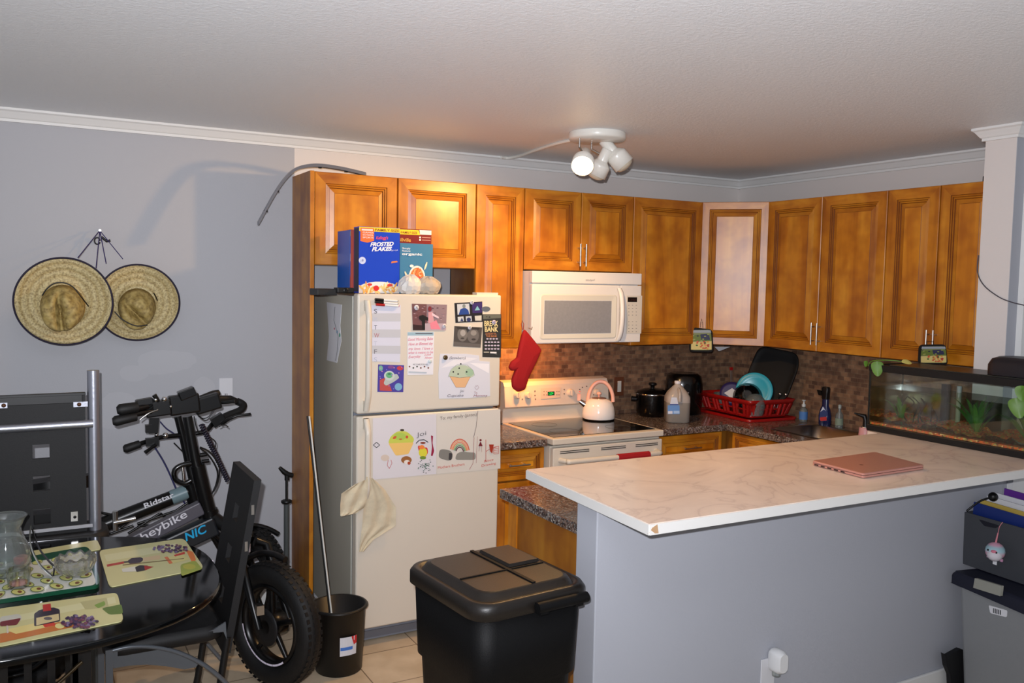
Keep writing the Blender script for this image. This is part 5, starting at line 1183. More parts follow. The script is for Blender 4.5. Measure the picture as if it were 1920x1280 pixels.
# black box on the tank lid
b = B(); yc = P(1862, 690, XP(-.70)).y
b.loft([[V((x, y, z)) for x, y in [(q.x, q.y) for q in rrect(-.68, yc-.16, 0, .19-e, .32-e, .05)]] for e, z in ((0, TZ1+.007), (0, TZ1+.05), (.02, TZ1+.075), (.06, TZ1+.085))], mat('soft_black', (24, 22, 28), .45))
tag(build('black_case', b), 'rounded black case lying on the fish tank lid', 'case')
# cord on the white wall end
pts = smooth_pts([P(1835, 478, XP(-.545)), P(1833, 510, XP(-.545)), P(1845, 535, XP(-.545)), P(1872, 556, XP(-.545)), P(1896, 566, XP(-.545)), P(1925, 573, XP(-.545))], 5)
tag(build('cable', B().tube(pts, .0025, mat('cable_grey', (70, 66, 74), .5), 6)), 'thin dark cable looping across the white wall end', 'cable')

# ============================================================ STORAGE BINS RIGHT
zl = .56
A = P(1783, 1068, ZP(zl)); Bv = P(1920, 1125, ZP(zl)); dir_ = (Bv-A).normalized(); nrm = V((-dir_.y, dir_.x, 0)); 
if nrm.x < 0: nrm = -nrm
LEN, WID = .62, .38
o0 = A+dir_*.0
GB = mat('tote_grey', (136, 138, 140), .5, bump=.1, bscale=150)
t = thing('storage_tote', 'grey storage tote with dark blue lid against the peninsula wall', 'storage bin', (o0+dir_*LEN/2+nrm*WID/2)-V((0, 0, zl)))
def qd(ins, z, ins2=None): 
    i2 = ins if ins2 is None else ins2
    return [V((p.x, p.y, z)) for p in (o0+dir_*ins+nrm*i2, o0+dir_*(LEN-ins)+nrm*i2, o0+dir_*(LEN-ins)+nrm*(WID-i2), o0+dir_*ins+nrm*(WID-i2))]
build('tote_body', B().loft([qd(.05, 0), qd(.022, zl-.04)], GB, smooth=False), t, bev=.02, seg=3)
ld = build('lid', B().loft([qd(.0, zl-.055), qd(.0, zl-.012), qd(.012, zl)], mat('tote_lid', (22, 24, 40), .45), smooth=False), t, bev=.010, seg=3)
fp = (o0-nrm*.001, -nrm)
lp = (V(o0)+nrm*.022, -nrm)
b = B().prism([P(u, v, (o0-nrm*.002, -nrm)) for u, v in ((1832, 1083), (1882, 1098), (1880, 1117), (1829, 1101))], -nrm*.012, mat('latch_grey', (150, 150, 140), .5)); build('latch', b, ld, bev=.003)
lp2 = (o0+nrm*.017, -nrm)
b = B(); sheet_geo(b, roundpoly([(1854, 1134), (1889, 1144), (1888, 1157), (1857, 1149)], 3), (o0+nrm*.030, -nrm), PAPER, [(INK, [(1862+k*3.2, 1139.5+k*.9), (1863.8+k*3.2, 1140+k*.9), (1863.8+k*3.2, 1149+k*.9), (1862+k*3.2, 1148.5+k*.9)]) for k in range(5)], .0012, .006); build('barcode_sticker', b, t, fixn=False, label='white barcode sticker')
# fabric bin on top
z0, z1 = zl+.004, zl+.235
C0 = P(1800, 1056, ZP(z0)); o1 = C0+V((0, 0, 0)); d1 = (P(1890, 1087, ZP(z0))-C0).normalized(); n1 = V((-d1.y, d1.x, 0)); n1 = n1 if n1.x > 0 else -n1
o1 = o1+n1*.004
L1, W1 = .40, .27
def q1(e, z): return [V((p.x, p.y, z)) for p in (o1-d1*e-n1*e, o1+d1*(L1+e)-n1*e, o1+d1*(L1+e)+n1*(W1+e), o1-d1*e+n1*(W1+e))]
DG = mat('charcoal_fabric', (62, 64, 69), .7, bump=.2, bscale=150)
t = thing('file_bin', 'charcoal bin full of folders on top of the storage tote', 'bin', o1+d1*.2+n1*.13)
b = B().loft([q1(-.006, z0), q1(0, z1), q1(-.006, z1), q1(-.012, z0+.01)], DG, smooth=False, cap1=True); build('bin_body', b, t, fixn=False)
hp = (o1-n1*.001, -n1)
b = B().prism([P(u, v, hp) for u, v in roundpoly([(1835, 973), (1874, 985), (1868, 990), (1846, 986)], 3)], -n1*.001, mat('slot_dark', (16, 18, 30), .5)); build('hand_slot', b, t)
# folders standing in the bin
def folder(label, k, h, m, tilt=0):
    c_ = o1+n1*(.03+.028*k); a = c_+d1*(.02+.006*k); e_ = c_+d1*(L1-.03)
    b = B().add([V((a.x, a.y, z0+.015)), V((e_.x, e_.y, z0+.015)), V((e_.x, e_.y, z1+h-.01))+n1*tilt, V((a.x, a.y, z1+h))+n1*tilt], [(0, 1, 2, 3)], m)
    o = build('folder', b, fixn=False); md = o.modifiers.new('s', 'SOLIDIFY'); md.thickness = .008; md.offset = 0
    return tag(o, label, 'folder', 'folders in the charcoal bin')
folder('navy blue folder standing foremost in the charcoal bin', 0, .045, mat('folder_blue', (24, 44, 110), .4), .01)
folder('yellow folder just behind the navy folder', 1, .055, mat('folder_yellow', (196, 168, 80), .6), .015)
folder('white paper stack with dark tabs in the bin', 2, .07, PAPER, .02)
folder('white paper sheaf behind the tabbed papers', 3, .085, PAPER, .02)
folder('purple folder near the back of the charcoal bin', 5, .10, mat('folder_purple', (104, 48, 150), .5), .02)
folder('light blue folder corner at the back of the bin', 6, .095, mat('folder_sky', (60, 100, 180), .5), .0)
b = B().ball(P(1862, 931, (o1+n1*.05, -n1)), .02, BLACK, 12); b.tube(smooth_pts([P(1862, 931, (o1+n1*.05, -n1)), P(1840, 938, (o1+n1*.03, -n1)), P(1822, 950, (o1+n1*.01, -n1)), P(1812, 958, (o1-n1*.006, -n1))], 4), .004, BLACK, 6)
tag(build('charger_cord', b), 'black cord and plug draped over the rim of the charcoal bin', 'cord')
# plush keychain
kp_ = (o1-n1*.044, -n1); kc = P(1866, 1033, kp_)
t = thing('plush_keychain', 'pastel narwhal plush hanging on the charcoal bin', 'plush toy', kc)
m_pl, nt, bb_, N, L = nodes('pastel_plush'); tc = N('ShaderNodeTexCoord'); sx_ = N('ShaderNodeSeparateXYZ'); L(tc.outputs['Object'], sx_.inputs[0])
mr = N('ShaderNodeMapRange'); mr.inputs[1].default_value = -.03; mr.inputs[2].default_value = .03; L(sx_.outputs[2], mr.inputs[0])
r_ = ramp(N, [(0, (196, 130, 160)), (.35, (214, 160, 180)), (.6, (160, 190, 200)), (.85, (150, 180, 190)), (1, (200, 150, 170))]); L(mr.outputs[0], r_.inputs['Fac']); L(r_.outputs['Color'], bb_.inputs['Base Color']); bb_.inputs['Roughness'].default_value = .9
build('body', B().ball(kc, .038, m_pl, 24, .038), t)
side_ = d1
build('belly', B().ball(kc-n1*.013+V((0, 0, -.012))+side_*.008, .030, mat('plush_white', (206, 200, 206), .9), 20, .026), t)
build('horn', B().cyl(kc+V((0, 0, .034)), kc+V((0, 0, .080))+side_*.008, .004, mat('horn_pink', (206, 130, 140), .6), 10, .0025), t)
build('eye', B().ball(kc-n1*.036+V((0, 0, .008))-side_*.006, .0045, BLACK, 10), t)
build('eye', B().ball(kc-n1*.028+V((0, 0, .004))+side_*.026, .004, BLACK, 10), t)
build('snout_spot', B().ball(kc-n1*.026+V((0, 0, .006))+side_*.014, .013, mat('plush_pink', (206, 120, 140), .9), 12, .008), t)
for s in (-1, 1): build('fin', B().obox(kc+side_*s*.030+V((0, 0, -.030)), side_*.012, n1*.008, V((0, 0, .012)), mat('plush_fin', (190, 140, 170), .9)), t, bev=.002)
build('tag', B().obox(kc+V((0, 0, -.046))-n1*.004+side_*.004, side_*.018, n1*.001, V((0, 0, .018)), PAPER), t)
build('cord_loop', B().tube(smooth_pts([kc+V((0, 0, .076))+side_*.008, kc+V((0, 0, .10))-side_*.002+n1*.02, V((kc.x, kc.y, z1+.004))+n1*.035], 4), .0015, mat('horn_pink', (206, 130, 140), .6), 6), t)
# dark bag on the floor
pq = YP(-2.36)
pts = [(1764, 1222), (1769, 1226), (1780, 1220), (1793, 1213), (1800, 1215), (1800, 1300), (1776, 1300), (1774, 1262), (1767, 1245)]
A = [P(u, v, pq) for u, v in pts]; A = [V((p.x, p.y, max(.002, p.z))) for p in A]
tag(build('dark_bag', B().prism(A, (0, -.02, 0), mat('bag_black', (12, 12, 16), .7)), bev=.006), 'black cloth bag squeezed between baseboard and grey tote', 'bag')

# ============================================================ DINING TABLE
TC, TA, TBb, TZ = V((-4.52, -1.49, 0)), .70, .56, .75
def sup(z, e, n9=72, ex=2.6):
    out = []
    for k in range(n9):
        th = 2*PI*k/n9; c_, s_ = math.cos(th), math.sin(th)
        out.append(V((TC.x+(TA-e)*math.copysign(abs(c_)**(2/ex), c_), TC.y+(TBb-e)*math.copysign(abs(s_)**(2/ex), s_), z)))
    return out
t = thing('dining_table', 'oval gloss black dining table with placemats on it', 'table', TC)
build('tabletop', B().loft([sup(TZ-.024, .006), sup(TZ-.018, 0), sup(TZ-.004, 0), sup(TZ, .005)], mat('table_gloss', (6, 7, 8), .08, spec=.3)), t)
b = B()
for k in range(11): x = TC.x-.36+.60*k/10; b.box(x-.010, x+.010, TC.y-.33, TC.y-.31, .12, TZ-.05, BLACK)
b.box(TC.x-.40, TC.x+.28, TC.y-.335, TC.y-.305, TZ-.06, TZ-.024, BLACK); b.box(TC.x-.40, TC.x+.28, TC.y-.335, TC.y-.305, .10, .14, BLACK)
build('slatted_panel', b, t)
for sx in (-.40, .235):
    for sy in (-.33, .29): build('leg', B().box(TC.x+sx, TC.x+sx+.05, TC.y+sy, TC.y+sy+.045, 0, TZ-.024, BLACK), t)
b = B().tube(smooth_pts([(TC.x-.38, TC.y-.345, .56), (TC.x-.1, TC.y-.36, .50), (TC.x+.12, TC.y-.36, .53), (TC.x+.26, TC.y-.345, .62)], 6), .006, mat('dull_brass', (60, 50, 34), .35, metal=.7), 8); build('hanging_chain', b, t)

def zsheet(name, label, cat, px, z, base, shapes, group=None, rad=9, th=.003):
    return sheet(name, label, cat, roundpoly(px, rad, 4), ZP(z), base, shapes, th, .0005, (), group)
MATC = C(196, 192, 140, .35); rnd = random.Random(11)
def grapes(cx, cy, rx, ry, n9, r=3.6):
    out = []
    for k in range(n9):
        a = rnd.random()*6.28; q = rnd.random()**.5
        out.append((C(*rnd.choice([(70, 48, 84), (92, 62, 96), (54, 38, 66), (110, 60, 80), (120, 104, 140)]), .35), ell(cx+rx*q*math.cos(a), cy+ry*q*math.sin(a)-q*math.cos(a)*0, r, r*.7, 9)))
    return out
# front placemat
shp = [(C(206, 204, 160, .35), [(20, 1155), (215, 1118), (218, 1130), (24, 1166)]), (C(176, 172, 124, .35), [(150, 1128), (200, 1120), (204, 1138), (160, 1142)]), (C(92, 116, 50, .35), roundpoly([(190, 1140), (228, 1132), (231, 1150), (205, 1152)], 5)), (C(120, 150, 60, .35), roundpoly([(176, 1134), (196, 1126), (198, 1134), (184, 1140)], 3))]
shp += [(C(186, 110, 50, .35), [(0, 1188), (110, 1166), (150, 1172), (60, 1192), (0, 1205)]), (C(216, 200, 130, .35), [(10, 1180), (92, 1162), (104, 1172), (30, 1188)]), (C(196, 60, 44, .35), roundpoly([(78, 1168), (100, 1162), (104, 1172), (84, 1176)], 2)), (C(214, 206, 140, .35), ell(112, 1173, 9, 5))]
shp += [(C(44, 32, 50, .35), roundpoly([(64, 1150), (74, 1143), (100, 1138), (112, 1142), (113, 1164), (64, 1174)], 3)), (C(204, 188, 140, .35), [(68, 1158), (110, 1150), (111, 1162), (68, 1172)]), (C(178, 44, 40, .35), [(80, 1133), (95, 1131), (96, 1144), (81, 1146)]), (C(96, 90, 96, .35), ell(90, 1159, 8, 3))]
shp += [(C(190, 190, 180, .35), roundpoly([(0, 1156), (36, 1150), (42, 1158), (34, 1168), (0, 1170)], 5)), (C(110, 30, 40, .35), roundpoly([(0, 1165), (40, 1158), (32, 1171), (0, 1174)], 4)), (C(200, 190, 180, .35), [(12, 1172), (15, 1172), (16, 1186), (13, 1187)])]
shp += grapes(150, 1165, 34, 12, 90)
zsheet('placemat', 'placemat printed with wine bottle, glass and grapes at the table front edge', 'placemat', [(-6, 1143), (220, 1112), (232, 1165), (-6, 1214)], TZ, MATC, shp, 'wine and cheese placemats')
# right placemat
shp = [(C(206, 204, 160, .35), [(195, 1040), (330, 1018), (335, 1030), (200, 1052)]), (C(170, 52, 40, .35), [(200, 1058), (232, 1052), (233, 1056), (201, 1062)]), (C(52, 40, 56, .35), roundpoly([(238, 1052), (246, 1046), (264, 1044), (270, 1048), (264, 1054), (244, 1057)], 2)), (C(206, 180, 140, .35), [(268, 1045), (300, 1040), (301, 1048), (268, 1052)]), (C(70, 60, 60, .35), [(232, 1052), (242, 1051), (242, 1054), (233, 1055)]),
       (C(206, 206, 196, .35), [(228, 1066), (254, 1061), (256, 1071), (230, 1072)]), (C(34, 26, 36, .35), roundpoly([(253, 1063), (262, 1059), (278, 1060), (272, 1069), (256, 1072)], 2)), (C(170, 44, 36, .35), [(270, 1060), (288, 1062), (272, 1069)]),
       (C(206, 196, 130, .35), [(312, 1046), (340, 1036), (356, 1048), (322, 1056)]), (C(210, 110, 60, .35), [(308, 1044), (314, 1043), (324, 1055), (318, 1057)]), (C(190, 56, 40, .35), [(326, 1040), (346, 1034), (347, 1038), (328, 1043)]), (C(216, 120, 60, .35), roundpoly([(348, 1030), (362, 1034), (368, 1050), (360, 1054)], 3)), (C(150, 160, 70, .35), roundpoly([(338, 1058), (366, 1050), (380, 1066), (340, 1080)], 5)), (C(176, 170, 70, .35), ell(355, 1062, 12, 5)), (C(120, 96, 60, .35), [(230, 1058), (345, 1046), (345, 1047.2), (230, 1059.5)])]
shp += grapes(322, 1028, 34, 7, 60, 2.8)
zsheet('placemat', 'placemat printed with bottle, cheese and grapes at the right end of the table', 'placemat', [(185, 1033), (345, 1010), (383, 1066), (205, 1102)], TZ, MATC, shp, 'wine and cheese placemats')
zsheet('placemat', 'placemat mostly hidden, yellow corner showing behind the glass board', 'placemat', [(60, 1034), (182, 1013), (190, 1030), (70, 1052)], TZ, MATC, [], 'wine and cheese placemats', 4)
# glass board with avocado print
brd = [(-8, 1060), (160, 1030), (168, 1034), (188, 1094), (184, 1103), (-8, 1133)]
t = thing('glass_board', 'green edged glass board with avocado print in the middle of the table', 'board', P(90, 1080, ZP(TZ)))
pl0 = ZP(TZ+.0006); b = B().prism([P(u, v, pl0) for u, v in roundpoly(brd, 8, 4)], (0, 0, .012), mat('green_glass_edge', (24, 74, 52), .1)); build('glass_pane', b, t)
shp = []
for r in range(7):
    for k in range(6):
        f = .14*r+.05; u0, v0 = -8+(160+8)*0, 0
        x = -20+36*k+(18 if r % 2 else 0); y = 1052+r*12.5-.155*x
        if x > 176-((6-r)*2.5) or y > 1126-.16*x or y < 1056-.15*x: continue
        sc = .75+.06*r; ang = rnd.uniform(-.5, .2)
        shp += [(C(96, 112, 44, .3), ell(x, y, 13*sc, 5.2*sc, 16, ang)), (C(196, 198, 120, .3), ell(x, y, 11.3*sc, 4.3*sc, 16, ang)), (C(110, 70, 36, .3), ell(x+3, y-.4, 4.3*sc, 2.3*sc, 12, ang))]
b = B(); sheet_geo(b, roundpoly([(-8, 1066), (158, 1037), (162, 1040), (180, 1090), (177, 1096), (-8, 1124)], 7, 3), ZP(TZ), C(206, 208, 200, .25), shp, .0006, .0128); build('avocado_print', b, t, fixn=False)
BZ = TZ+.0145
# glass vase, cup, bowl, curved holder
vp = P(12, 1076, ZP(BZ)); s0 = .085
t = thing('glass_vase', 'clear flared glass vase at the left edge of the table', 'vase', vp)
b = B().lathe((vp.x, vp.y, BZ), [(.05, 0), (.062, .004), (.075, .04), (.07, .085), (.05, .13), (.045, .155), (.058, .185), (.066, .195), (.064, .196), (.055, .185), (.042, .155), (.047, .13), (.066, .085), (.071, .04), (.055, .012), (.001, .01)], mat('crystal', (225, 232, 230), .03, trans=.92, ior=1.45), 40); build('vase_body', b, t, fixn=False)
kp2 = P(35, 1101, ZP(BZ)); t = thing('candle_cup', 'small clear glass candle cup with pink base', 'glass', kp2)
build('cup', B().lathe((kp2.x, kp2.y, BZ), [(.024, 0), (.03, .004), (.036, .06), (.034, .06), (.028, .012), (.001, .010)], GLASS, 28), t, fixn=False); build('pink_wax', B().lathe((kp2.x, kp2.y, BZ+.011), [(.024, 0), (.026, .008), (.001, .008)], mat('pink_wax', (206, 130, 134), .5), 24), t)
b = B().lathe((P(42, 1062, ZP(BZ)).x, P(42, 1062, ZP(BZ)).y, BZ), [(.02, 0), (.024, .004), (.026, .03), (.02, .034), (.001, .034)], mat('red_wax', (190, 110, 108), .5), 24); tag(build('candle', b), 'pinkish candle between the glass vase and the scalloped bowl', 'candle')
bp_ = P(142, 1078, ZP(BZ)); rings = []
for z, r in ((0, .026), (.004, .034), (.02, .052), (.038, .060), (.055, .060), (.066, .054), (.064, .050), (.05, .054), (.025, .044), (.012, .02)):
    rings.append([V((bp_.x+r*(1+.05*math.cos(10*2*PI*k/60))*math.cos(2*PI*k/60), bp_.y+r*(1+.05*math.cos(10*2*PI*k/60))*math.sin(2*PI*k/60), BZ+z+(.005*math.cos(10*2*PI*k/60) if z > .05 else .002*math.cos(5*2*PI*k/60)*(z > .01)))) for k in range(60)])
b = B().loft(rings, mat('cut_crystal', (236, 238, 236), .03, trans=.95, bump=.5, bscale=90)); tag(build('glass_bowl', b, fixn=False), 'round scalloped cut-glass bowl on the avocado board', 'bowl')
hb = P(98, 1082, ZP(BZ)); yy = hb.y
pts = smooth_pts([P(58, 984, YP(yy+.0)), P(56, 1010, YP(yy)), P(62, 1035, YP(yy)), P(76, 1060, YP(yy)), P(97, 1079, YP(yy))], 5)
t = thing('napkin_holder', 'curved two-blade metal holder rising from the avocado board', 'holder', hb)
b = B(); b.loft([[p+V((0, dy, 0))+V((dx_, 0, 0)) for dx_, dy in ((-.002, -.012), (.002, -.012), (.002, .012), (-.002, .012))] for p in pts], mat('dark_steel', (92, 94, 92), .2, metal=.9), smooth=False); build('curved_blade', b, t)
pts2 = smooth_pts([P(60, 990, YP(yy)), P(66, 1010, YP(yy+.02)), P(76, 1032, YP(yy+.02)), P(92, 1052, YP(yy+.02)), P(101, 1062, YP(yy+.02)), P(100, 1078, YP(yy))], 5)
b = B(); b.loft([[p+V((0, dy, 0))+V((dx_, 0, 0)) for dx_, dy in ((-.002, -.010), (.002, -.010), (.002, .010), (-.002, .010))] for p in pts2], mat('black_blade', (30, 30, 34), .3, metal=.6), smooth=False); build('curved_blade', b, t)

# ============================================================ CHAIRS
UPH = mat('black_vinyl', (10, 10, 12), .6, bump=.1, bscale=200)
# far chair, its back faces the viewer
yb = -.84
t = thing('dining_chair', 'high-backed black chair in aluminium tube frame behind the table', 'chair', V((-4.33, -.75, 0)), 'black dining chairs')
def Q(u, v, y=yb): return P(u, v, YP(y))
pL, pR = Q(2, 800).x-.008, Q(160, 800).x; zt_, zb_ = Q(80, 741).z, Q(80, 994).z
pL = Q(0, 800).x-.012
hx0, hx1 = Q(61, 850).x, Q(93, 850).x
holes = [(Q(80, 859).z, Q(80, 832).z), (Q(80, 919).z, Q(80, 891).z), (Q(80, 981).z, Q(80, 953).z)]
b = B(); zz = zb_-.02; y0_, y1_ = yb-.010, yb+.012
for a, c_ in sorted(holes)+[(zt_, zt_)]:
    b.box(pL, pR, y0_, y1_, zz, a, UPH)
    if c_ > a: b.box(pL, hx0, y0_, y1_, a, c_, UPH); b.box(hx1, pR, y0_, y1_, a, c_, UPH)
    zz = c_
bk = build('backrest', b, t, fixn=False)
b = B().box(pL+.01, pR-.01, yb-.013, yb-.010, Q(80, 757).z, Q(80, 742).z, mat('black_binding', (12, 12, 14), .4)); b.box(pL-.004, pR+.002, yb-.012, yb+.013, zt_-.004, zt_+.006, mat('black_binding', (12, 12, 14), .4)); build('top_edge', b, bk, bev=.003)
xr = Q(176, 800).x; xl = pL-.035; r_ = .0225
for x in (xr, xl): build('tube_post', B().cyl((x, yb, Q(176, 993).z), (x, yb, Q(176, 694).z), r_, ALU, 20), t)
build('cross_rail', B().cyl((xl, yb-.025, Q(80, 798).z), (xr-.005, yb-.025, Q(80, 797).z), .0165, ALU, 14), t)
build('bottom_rail', B().box(xl, xr-.01, yb-.02, yb-.014, Q(100, 993).z, Q(100, 987).z, mat('rail_white', (196, 196, 200), .3, metal=.5)), t)
for u, v in ((7, 759), (148, 757)):
    p = Q(u, v); b = B().box(min(p.x-.02, p.x), p.x+.03 if u > 50 else p.x+.012, yb-.016, yb-.011, p.z-.010, p.z+.010, ALU).lathe(p+V((0, -.016, 0)), [(.008, 0), (.006, .005), (.001, .006)], mat('rusty_screw', (92, 62, 46), .5, metal=.6), 12, (0, -1, 0)); build('bracket', b, t)
b = B().box(Q(138, 966).x-.010, Q(138, 966).x+.014, yb-.018, yb-.011, Q(138, 975).z, Q(138, 957).z, STEEL).lathe(Q(140, 967)+V((0, -.018, 0)), [(.006, 0), (.004, .004), (.001, .004)], DARK, 12, (0, -1, 0)); build('bracket', b, t)
sz = Q(100, 1012, -.93).z
build('seat', B().loft([rrect((xl+xr)/2, -.80, z, xr-xl+.10-e, .24-e, .07) for z, e in ((sz-.045, .01), (sz-.035, 0), (sz-.012, 0), (sz, .02))], UPH), t)
for x in (xl, xr):
    for y in (-.88, -.72): build('leg', B().cyl((x, y, 0), (x, y, sz-.04), .014, GREYM, 12), t)
# near right chair, seen edge-on
t = thing('dining_chair', 'black chair with arched grey metal legs at the right end of the table', 'chair', V((-3.98, -1.32, 0)), 'black dining chairs')
ya, yc_ = -1.5, -1.14
def bx_(z): return -3.835+(z-.2)*.178
b = B(); nseg = 10; rings = []
secs = []
zlist = [.42, .5, .56, .62, .68, .74, .80, .86, .92, .98, 1.035]
hz_ = [(.55, .61), (.70, .76), (.85, .91)]; ym = (ya+yc_)/2; zz = .42
def slabx(b, z0, z1, y0, y1):
    th = .026
    pts = [V((bx_(z0), y0, z0)), V((bx_(z0)+th, y0, z0)), V((bx_(z1)+th, y0, z1)), V((bx_(z1), y0, z1))]
    b.prism(pts, (0, y1-y0, 0), UPH)
for a, c_ in hz_+[(1.035, 1.035)]:
    slabx(b, zz, a, ya, yc_)
    if c_ > a: slabx(b, a, c_, ya, ym-.035); slabx(b, a, c_, ym+.035, yc_)
    zz = c_
build('backrest', b, t, fixn=False)
for y in (ya+.004, yc_-.004): build('back_leg', B().tube([V((bx_(.45)+.012, y, .48)), V((bx_(.2)+.012, y, .2)), V((bx_(.0)+.005, y, 0))], .013, BLACK, 10), t)
for z in (.80, .93): p = V((bx_(z)+.013, ya-.001, z)); build('side_bracket', B().obox(p, (.010, 0, 0), (0, .005, 0), (0, 0, .035), STEEL), t)
x0_, x1_ = -4.17, -3.80
build('seat', B().loft([rrect((x0_+x1_)/2, (ya+yc_)/2, z, x1_-x0_+.02-e, yc_-ya+.03-e, .06) for z, e in ((.475, .03), (.485, 0), (.515, 0), (.53, .03))], UPH), t)
GP = mat('grey_powder_coat', (92, 97, 103), .3, metal=.35)
def arch(y):
    def R_(u, v): p = P(u, v, YP(ya)); return V((p.x, y, p.z))
    b = B(); out = [(209, 1217), (240, 1210), (275, 1209), (310, 1214), (345, 1225), (385, 1246), (420, 1275), (452, 1310)]; inn = [(212, 1250), (240, 1245), (275, 1243), (310, 1246), (345, 1252), (368, 1253), (372, 1247), (378, 1247)][:6]
    b.tube(smooth_pts([R_(*q) for q in out], 4), .008, GP, 8)
    poly = [R_(u, v) for u, v in out[:5]]+[R_(370, 1243), R_(366, 1248)]+[R_(u, v) for u, v in inn[:5][::-1]]
    b.prism(poly, (0, .006, 0), GP); build('arch_brace', b, t)
    b = B(); p = R_(203, 1214); b.box(p.x-.010, p.x+.012, y-.010, y+.012, 0, p.z, GP); build('leg', b, t)
    b = B().prism([R_(372, 1186), R_(400, 1178), R_(422, 1164), R_(424, 1196), R_(418, 1182)], (0, .008, 0), GP); build('corner_gusset', b, t)
arch(ya-.012); arch(yc_+.012)

# ============================================================ BICYCLES
def wheel(par, c, n_, R=.27, r=.05, knob=False, strip=True, simple=False):
    c, n_ = V(c), V(n_).normalized(); uz = V((0, 0, 1)); uh = n_.cross(uz).normalized()
    def cp_(a, rad, off=0): return c+uh*rad*math.cos(a)+uz*rad*math.sin(a)+n_*off
    w = thing_child('wheel', par, c)
    b = B(); NS = 72; rings = []
    for k in range(NS):
        a = 2*PI*k/NS; rings.append([cp_(a, R-r+r*math.cos(th)*(1+(.05 if knob and k % 2 else 0)), r*1.0*math.sin(th)) for th in [2*PI*j/14 for j in range(14)]])
    b.loft(rings, RUBBER, closed=True)
    tread = B()
    for k in range(54):
        a = 2*PI*k/54
        for off in (-.028, 0, .028):
            p = cp_(a+(.05 if off else 0), R-.001-abs(off)*.22, off); tt = (uh*-math.sin(a)+uz*math.cos(a)); rd_ = uh*math.cos(a)+uz*math.sin(a)
            tread.obox(p, tt*.018, n_*.018, rd_*(.010 if knob else .003), RUBBER)
    ty = build('tyre', b, w); build('tread', tread, ty)
    b = B(); b.loft([[cp_(2*PI*k/60, rad, off) for rad, off in ((R-2*r+.004, .034), (R-2*r-.012, .03), (R-2*r-.016, .0), (R-2*r-.012, -.03), (R-2*r+.004, -.034))] for k in range(60)], DARK, closed=True, cap0=False, cap1=False); build('rim', b, w)
    if strip:
        for s in (1,):
            for k in range(9):
                a0 = math.radians(-128+13.2*k); b = B() if k == 0 else b
                for j in range(3):
                    a1, a2 = a0+math.radians(4.2*j), a0+math.radians(4.2*(j+1)); b.add([cp_(a1, R-2*r+.001, .0365), cp_(a2, R-2*r+.001, .0365), cp_(a2, R-2*r-.007, .0365), cp_(a1, R-2*r-.007, .0365)], [(0, 1, 2, 3)], mat('reflective_tape', (236, 230, 250), .2, metal=.1))
            build('reflective_strip', b, w, fixn=False, label='white reflective strip')
    b = B().lathe(c-n_*.05, [(.03, 0), (.05, .01), (.05, .09), (.03, .10)], DARK, 24, n_); build('hub', b, w)
    b = B()
    for k in range(5):
        a = 2*PI*k/5+.3; b.tube([cp_(a, .04, .01), cp_(a, R-2*r-.01, .01)], [.014, .010], DARK, 8)
    build('spoke', b, w)
    b = B(); b.lathe(c+n_*.048, [(.055, 0), (.082, 0), (.082, .002), (.055, .002)], mat('disc_dark', (40, 40, 42), .5, metal=.6), 36, n_); 
    if not simple: build('brake_disc', b, w)
    return w
def thing_child(name, par, loc):
    o = bpy.data.objects.new(name, None); COL.objects.link(o); WL[o.name] = V(loc); o.parent = par; o.location = V(loc)-WL[par.name]; o.empty_display_size = .05; return o

WN = V((-.90, -.43, 0))
GRIP = mat('rubber_grip', (8, 8, 9), .6)
# ---- bicycle by the wall
YA = -.36
def a_(u, v, y=YA): return P(u, v, YP(y))
t = thing('electric_bicycle', 'black folding electric bicycle with round tube frame, nearest the wall', 'bicycle', V((-3.9, -.36, 0)), 'fat tyre electric bicycles')
wheel(t, (-3.43, -.34, .268), V((-.94, -.34, 0)), knob=True, strip=False)
wheel(t, (-4.42, -.33, .268), V((-.05, -1, 0)), strip=False, simple=True)
fr_ = build('frame', B().tube([a_(20, 1075), a_(120, 1020), a_(187, 986), a_(352, 921)], [.04, .04, .036, .033], DARK, 20).tube([a_(187, 990), a_(120, 1030), V((-4.42, YA, .30))], .022, DARK, 12), t)
build('grey_band', B().tube([a_(321, 933), a_(350, 921.5)], .0345, mat('grey_band', (110, 132, 138), .35), 24), fr_, label='grey blue band')
axv = (a_(352, 921)-a_(187, 986)).normalized(); upv = V((-axv.z, 0, axv.x)); 
b = B().text('Ridstar', a_(272, 953, YA-.038), a_(327, 931, YA-.038), upv*.024, mat('decal_white', (214, 214, 220), .4), 0, .02); build('lettering', b, fr_, fixn=False)
build('hinge_clamp', B().tube([a_(213, 980, YA-.05), a_(232, 976, YA-.05), a_(254, 971, YA-.05)], [.010, .009, .011], CHROME, 8).cyl(a_(216, 958, YA-.04), a_(216, 994, YA-.04), .012, STEEL, 10), fr_, label='chrome hinge clamp')
build('head_tube', B().cyl(a_(355, 905), a_(372, 960), .034, DARK, 18), fr_)
b = B().tube([a_(333, 780), a_(343, 820), a_(356, 880), a_(366, 925)], .017, DARK, 14); build('stem', b, t)
b = B()
for s in (-1, 1): b.tube([a_(372, 958)+WN*.0, a_(390, 985)+V((0, s*.05, 0)), V((-3.43, -.34, .268))+WN.normalized()*s*.075], [.018, .017, .014], DARK, 10)
build('fork', b, t)
b = B().tube(smooth_pts([a_(262, 832, YA-.06), a_(300, 820, YA-.03), a_(345, 815), a_(385, 808, YA), a_(402, 790, YA+.04), a_(420, 780, YA+.06)], 4), .011, DARK, 10); hb_ = build('handlebar', b, t)
build('grip', B().tube([a_(231, 842, YA-.07), a_(236, 841, YA-.07), a_(262, 832, YA-.06)], [.012, .020, .018], GRIP, 12), hb_)
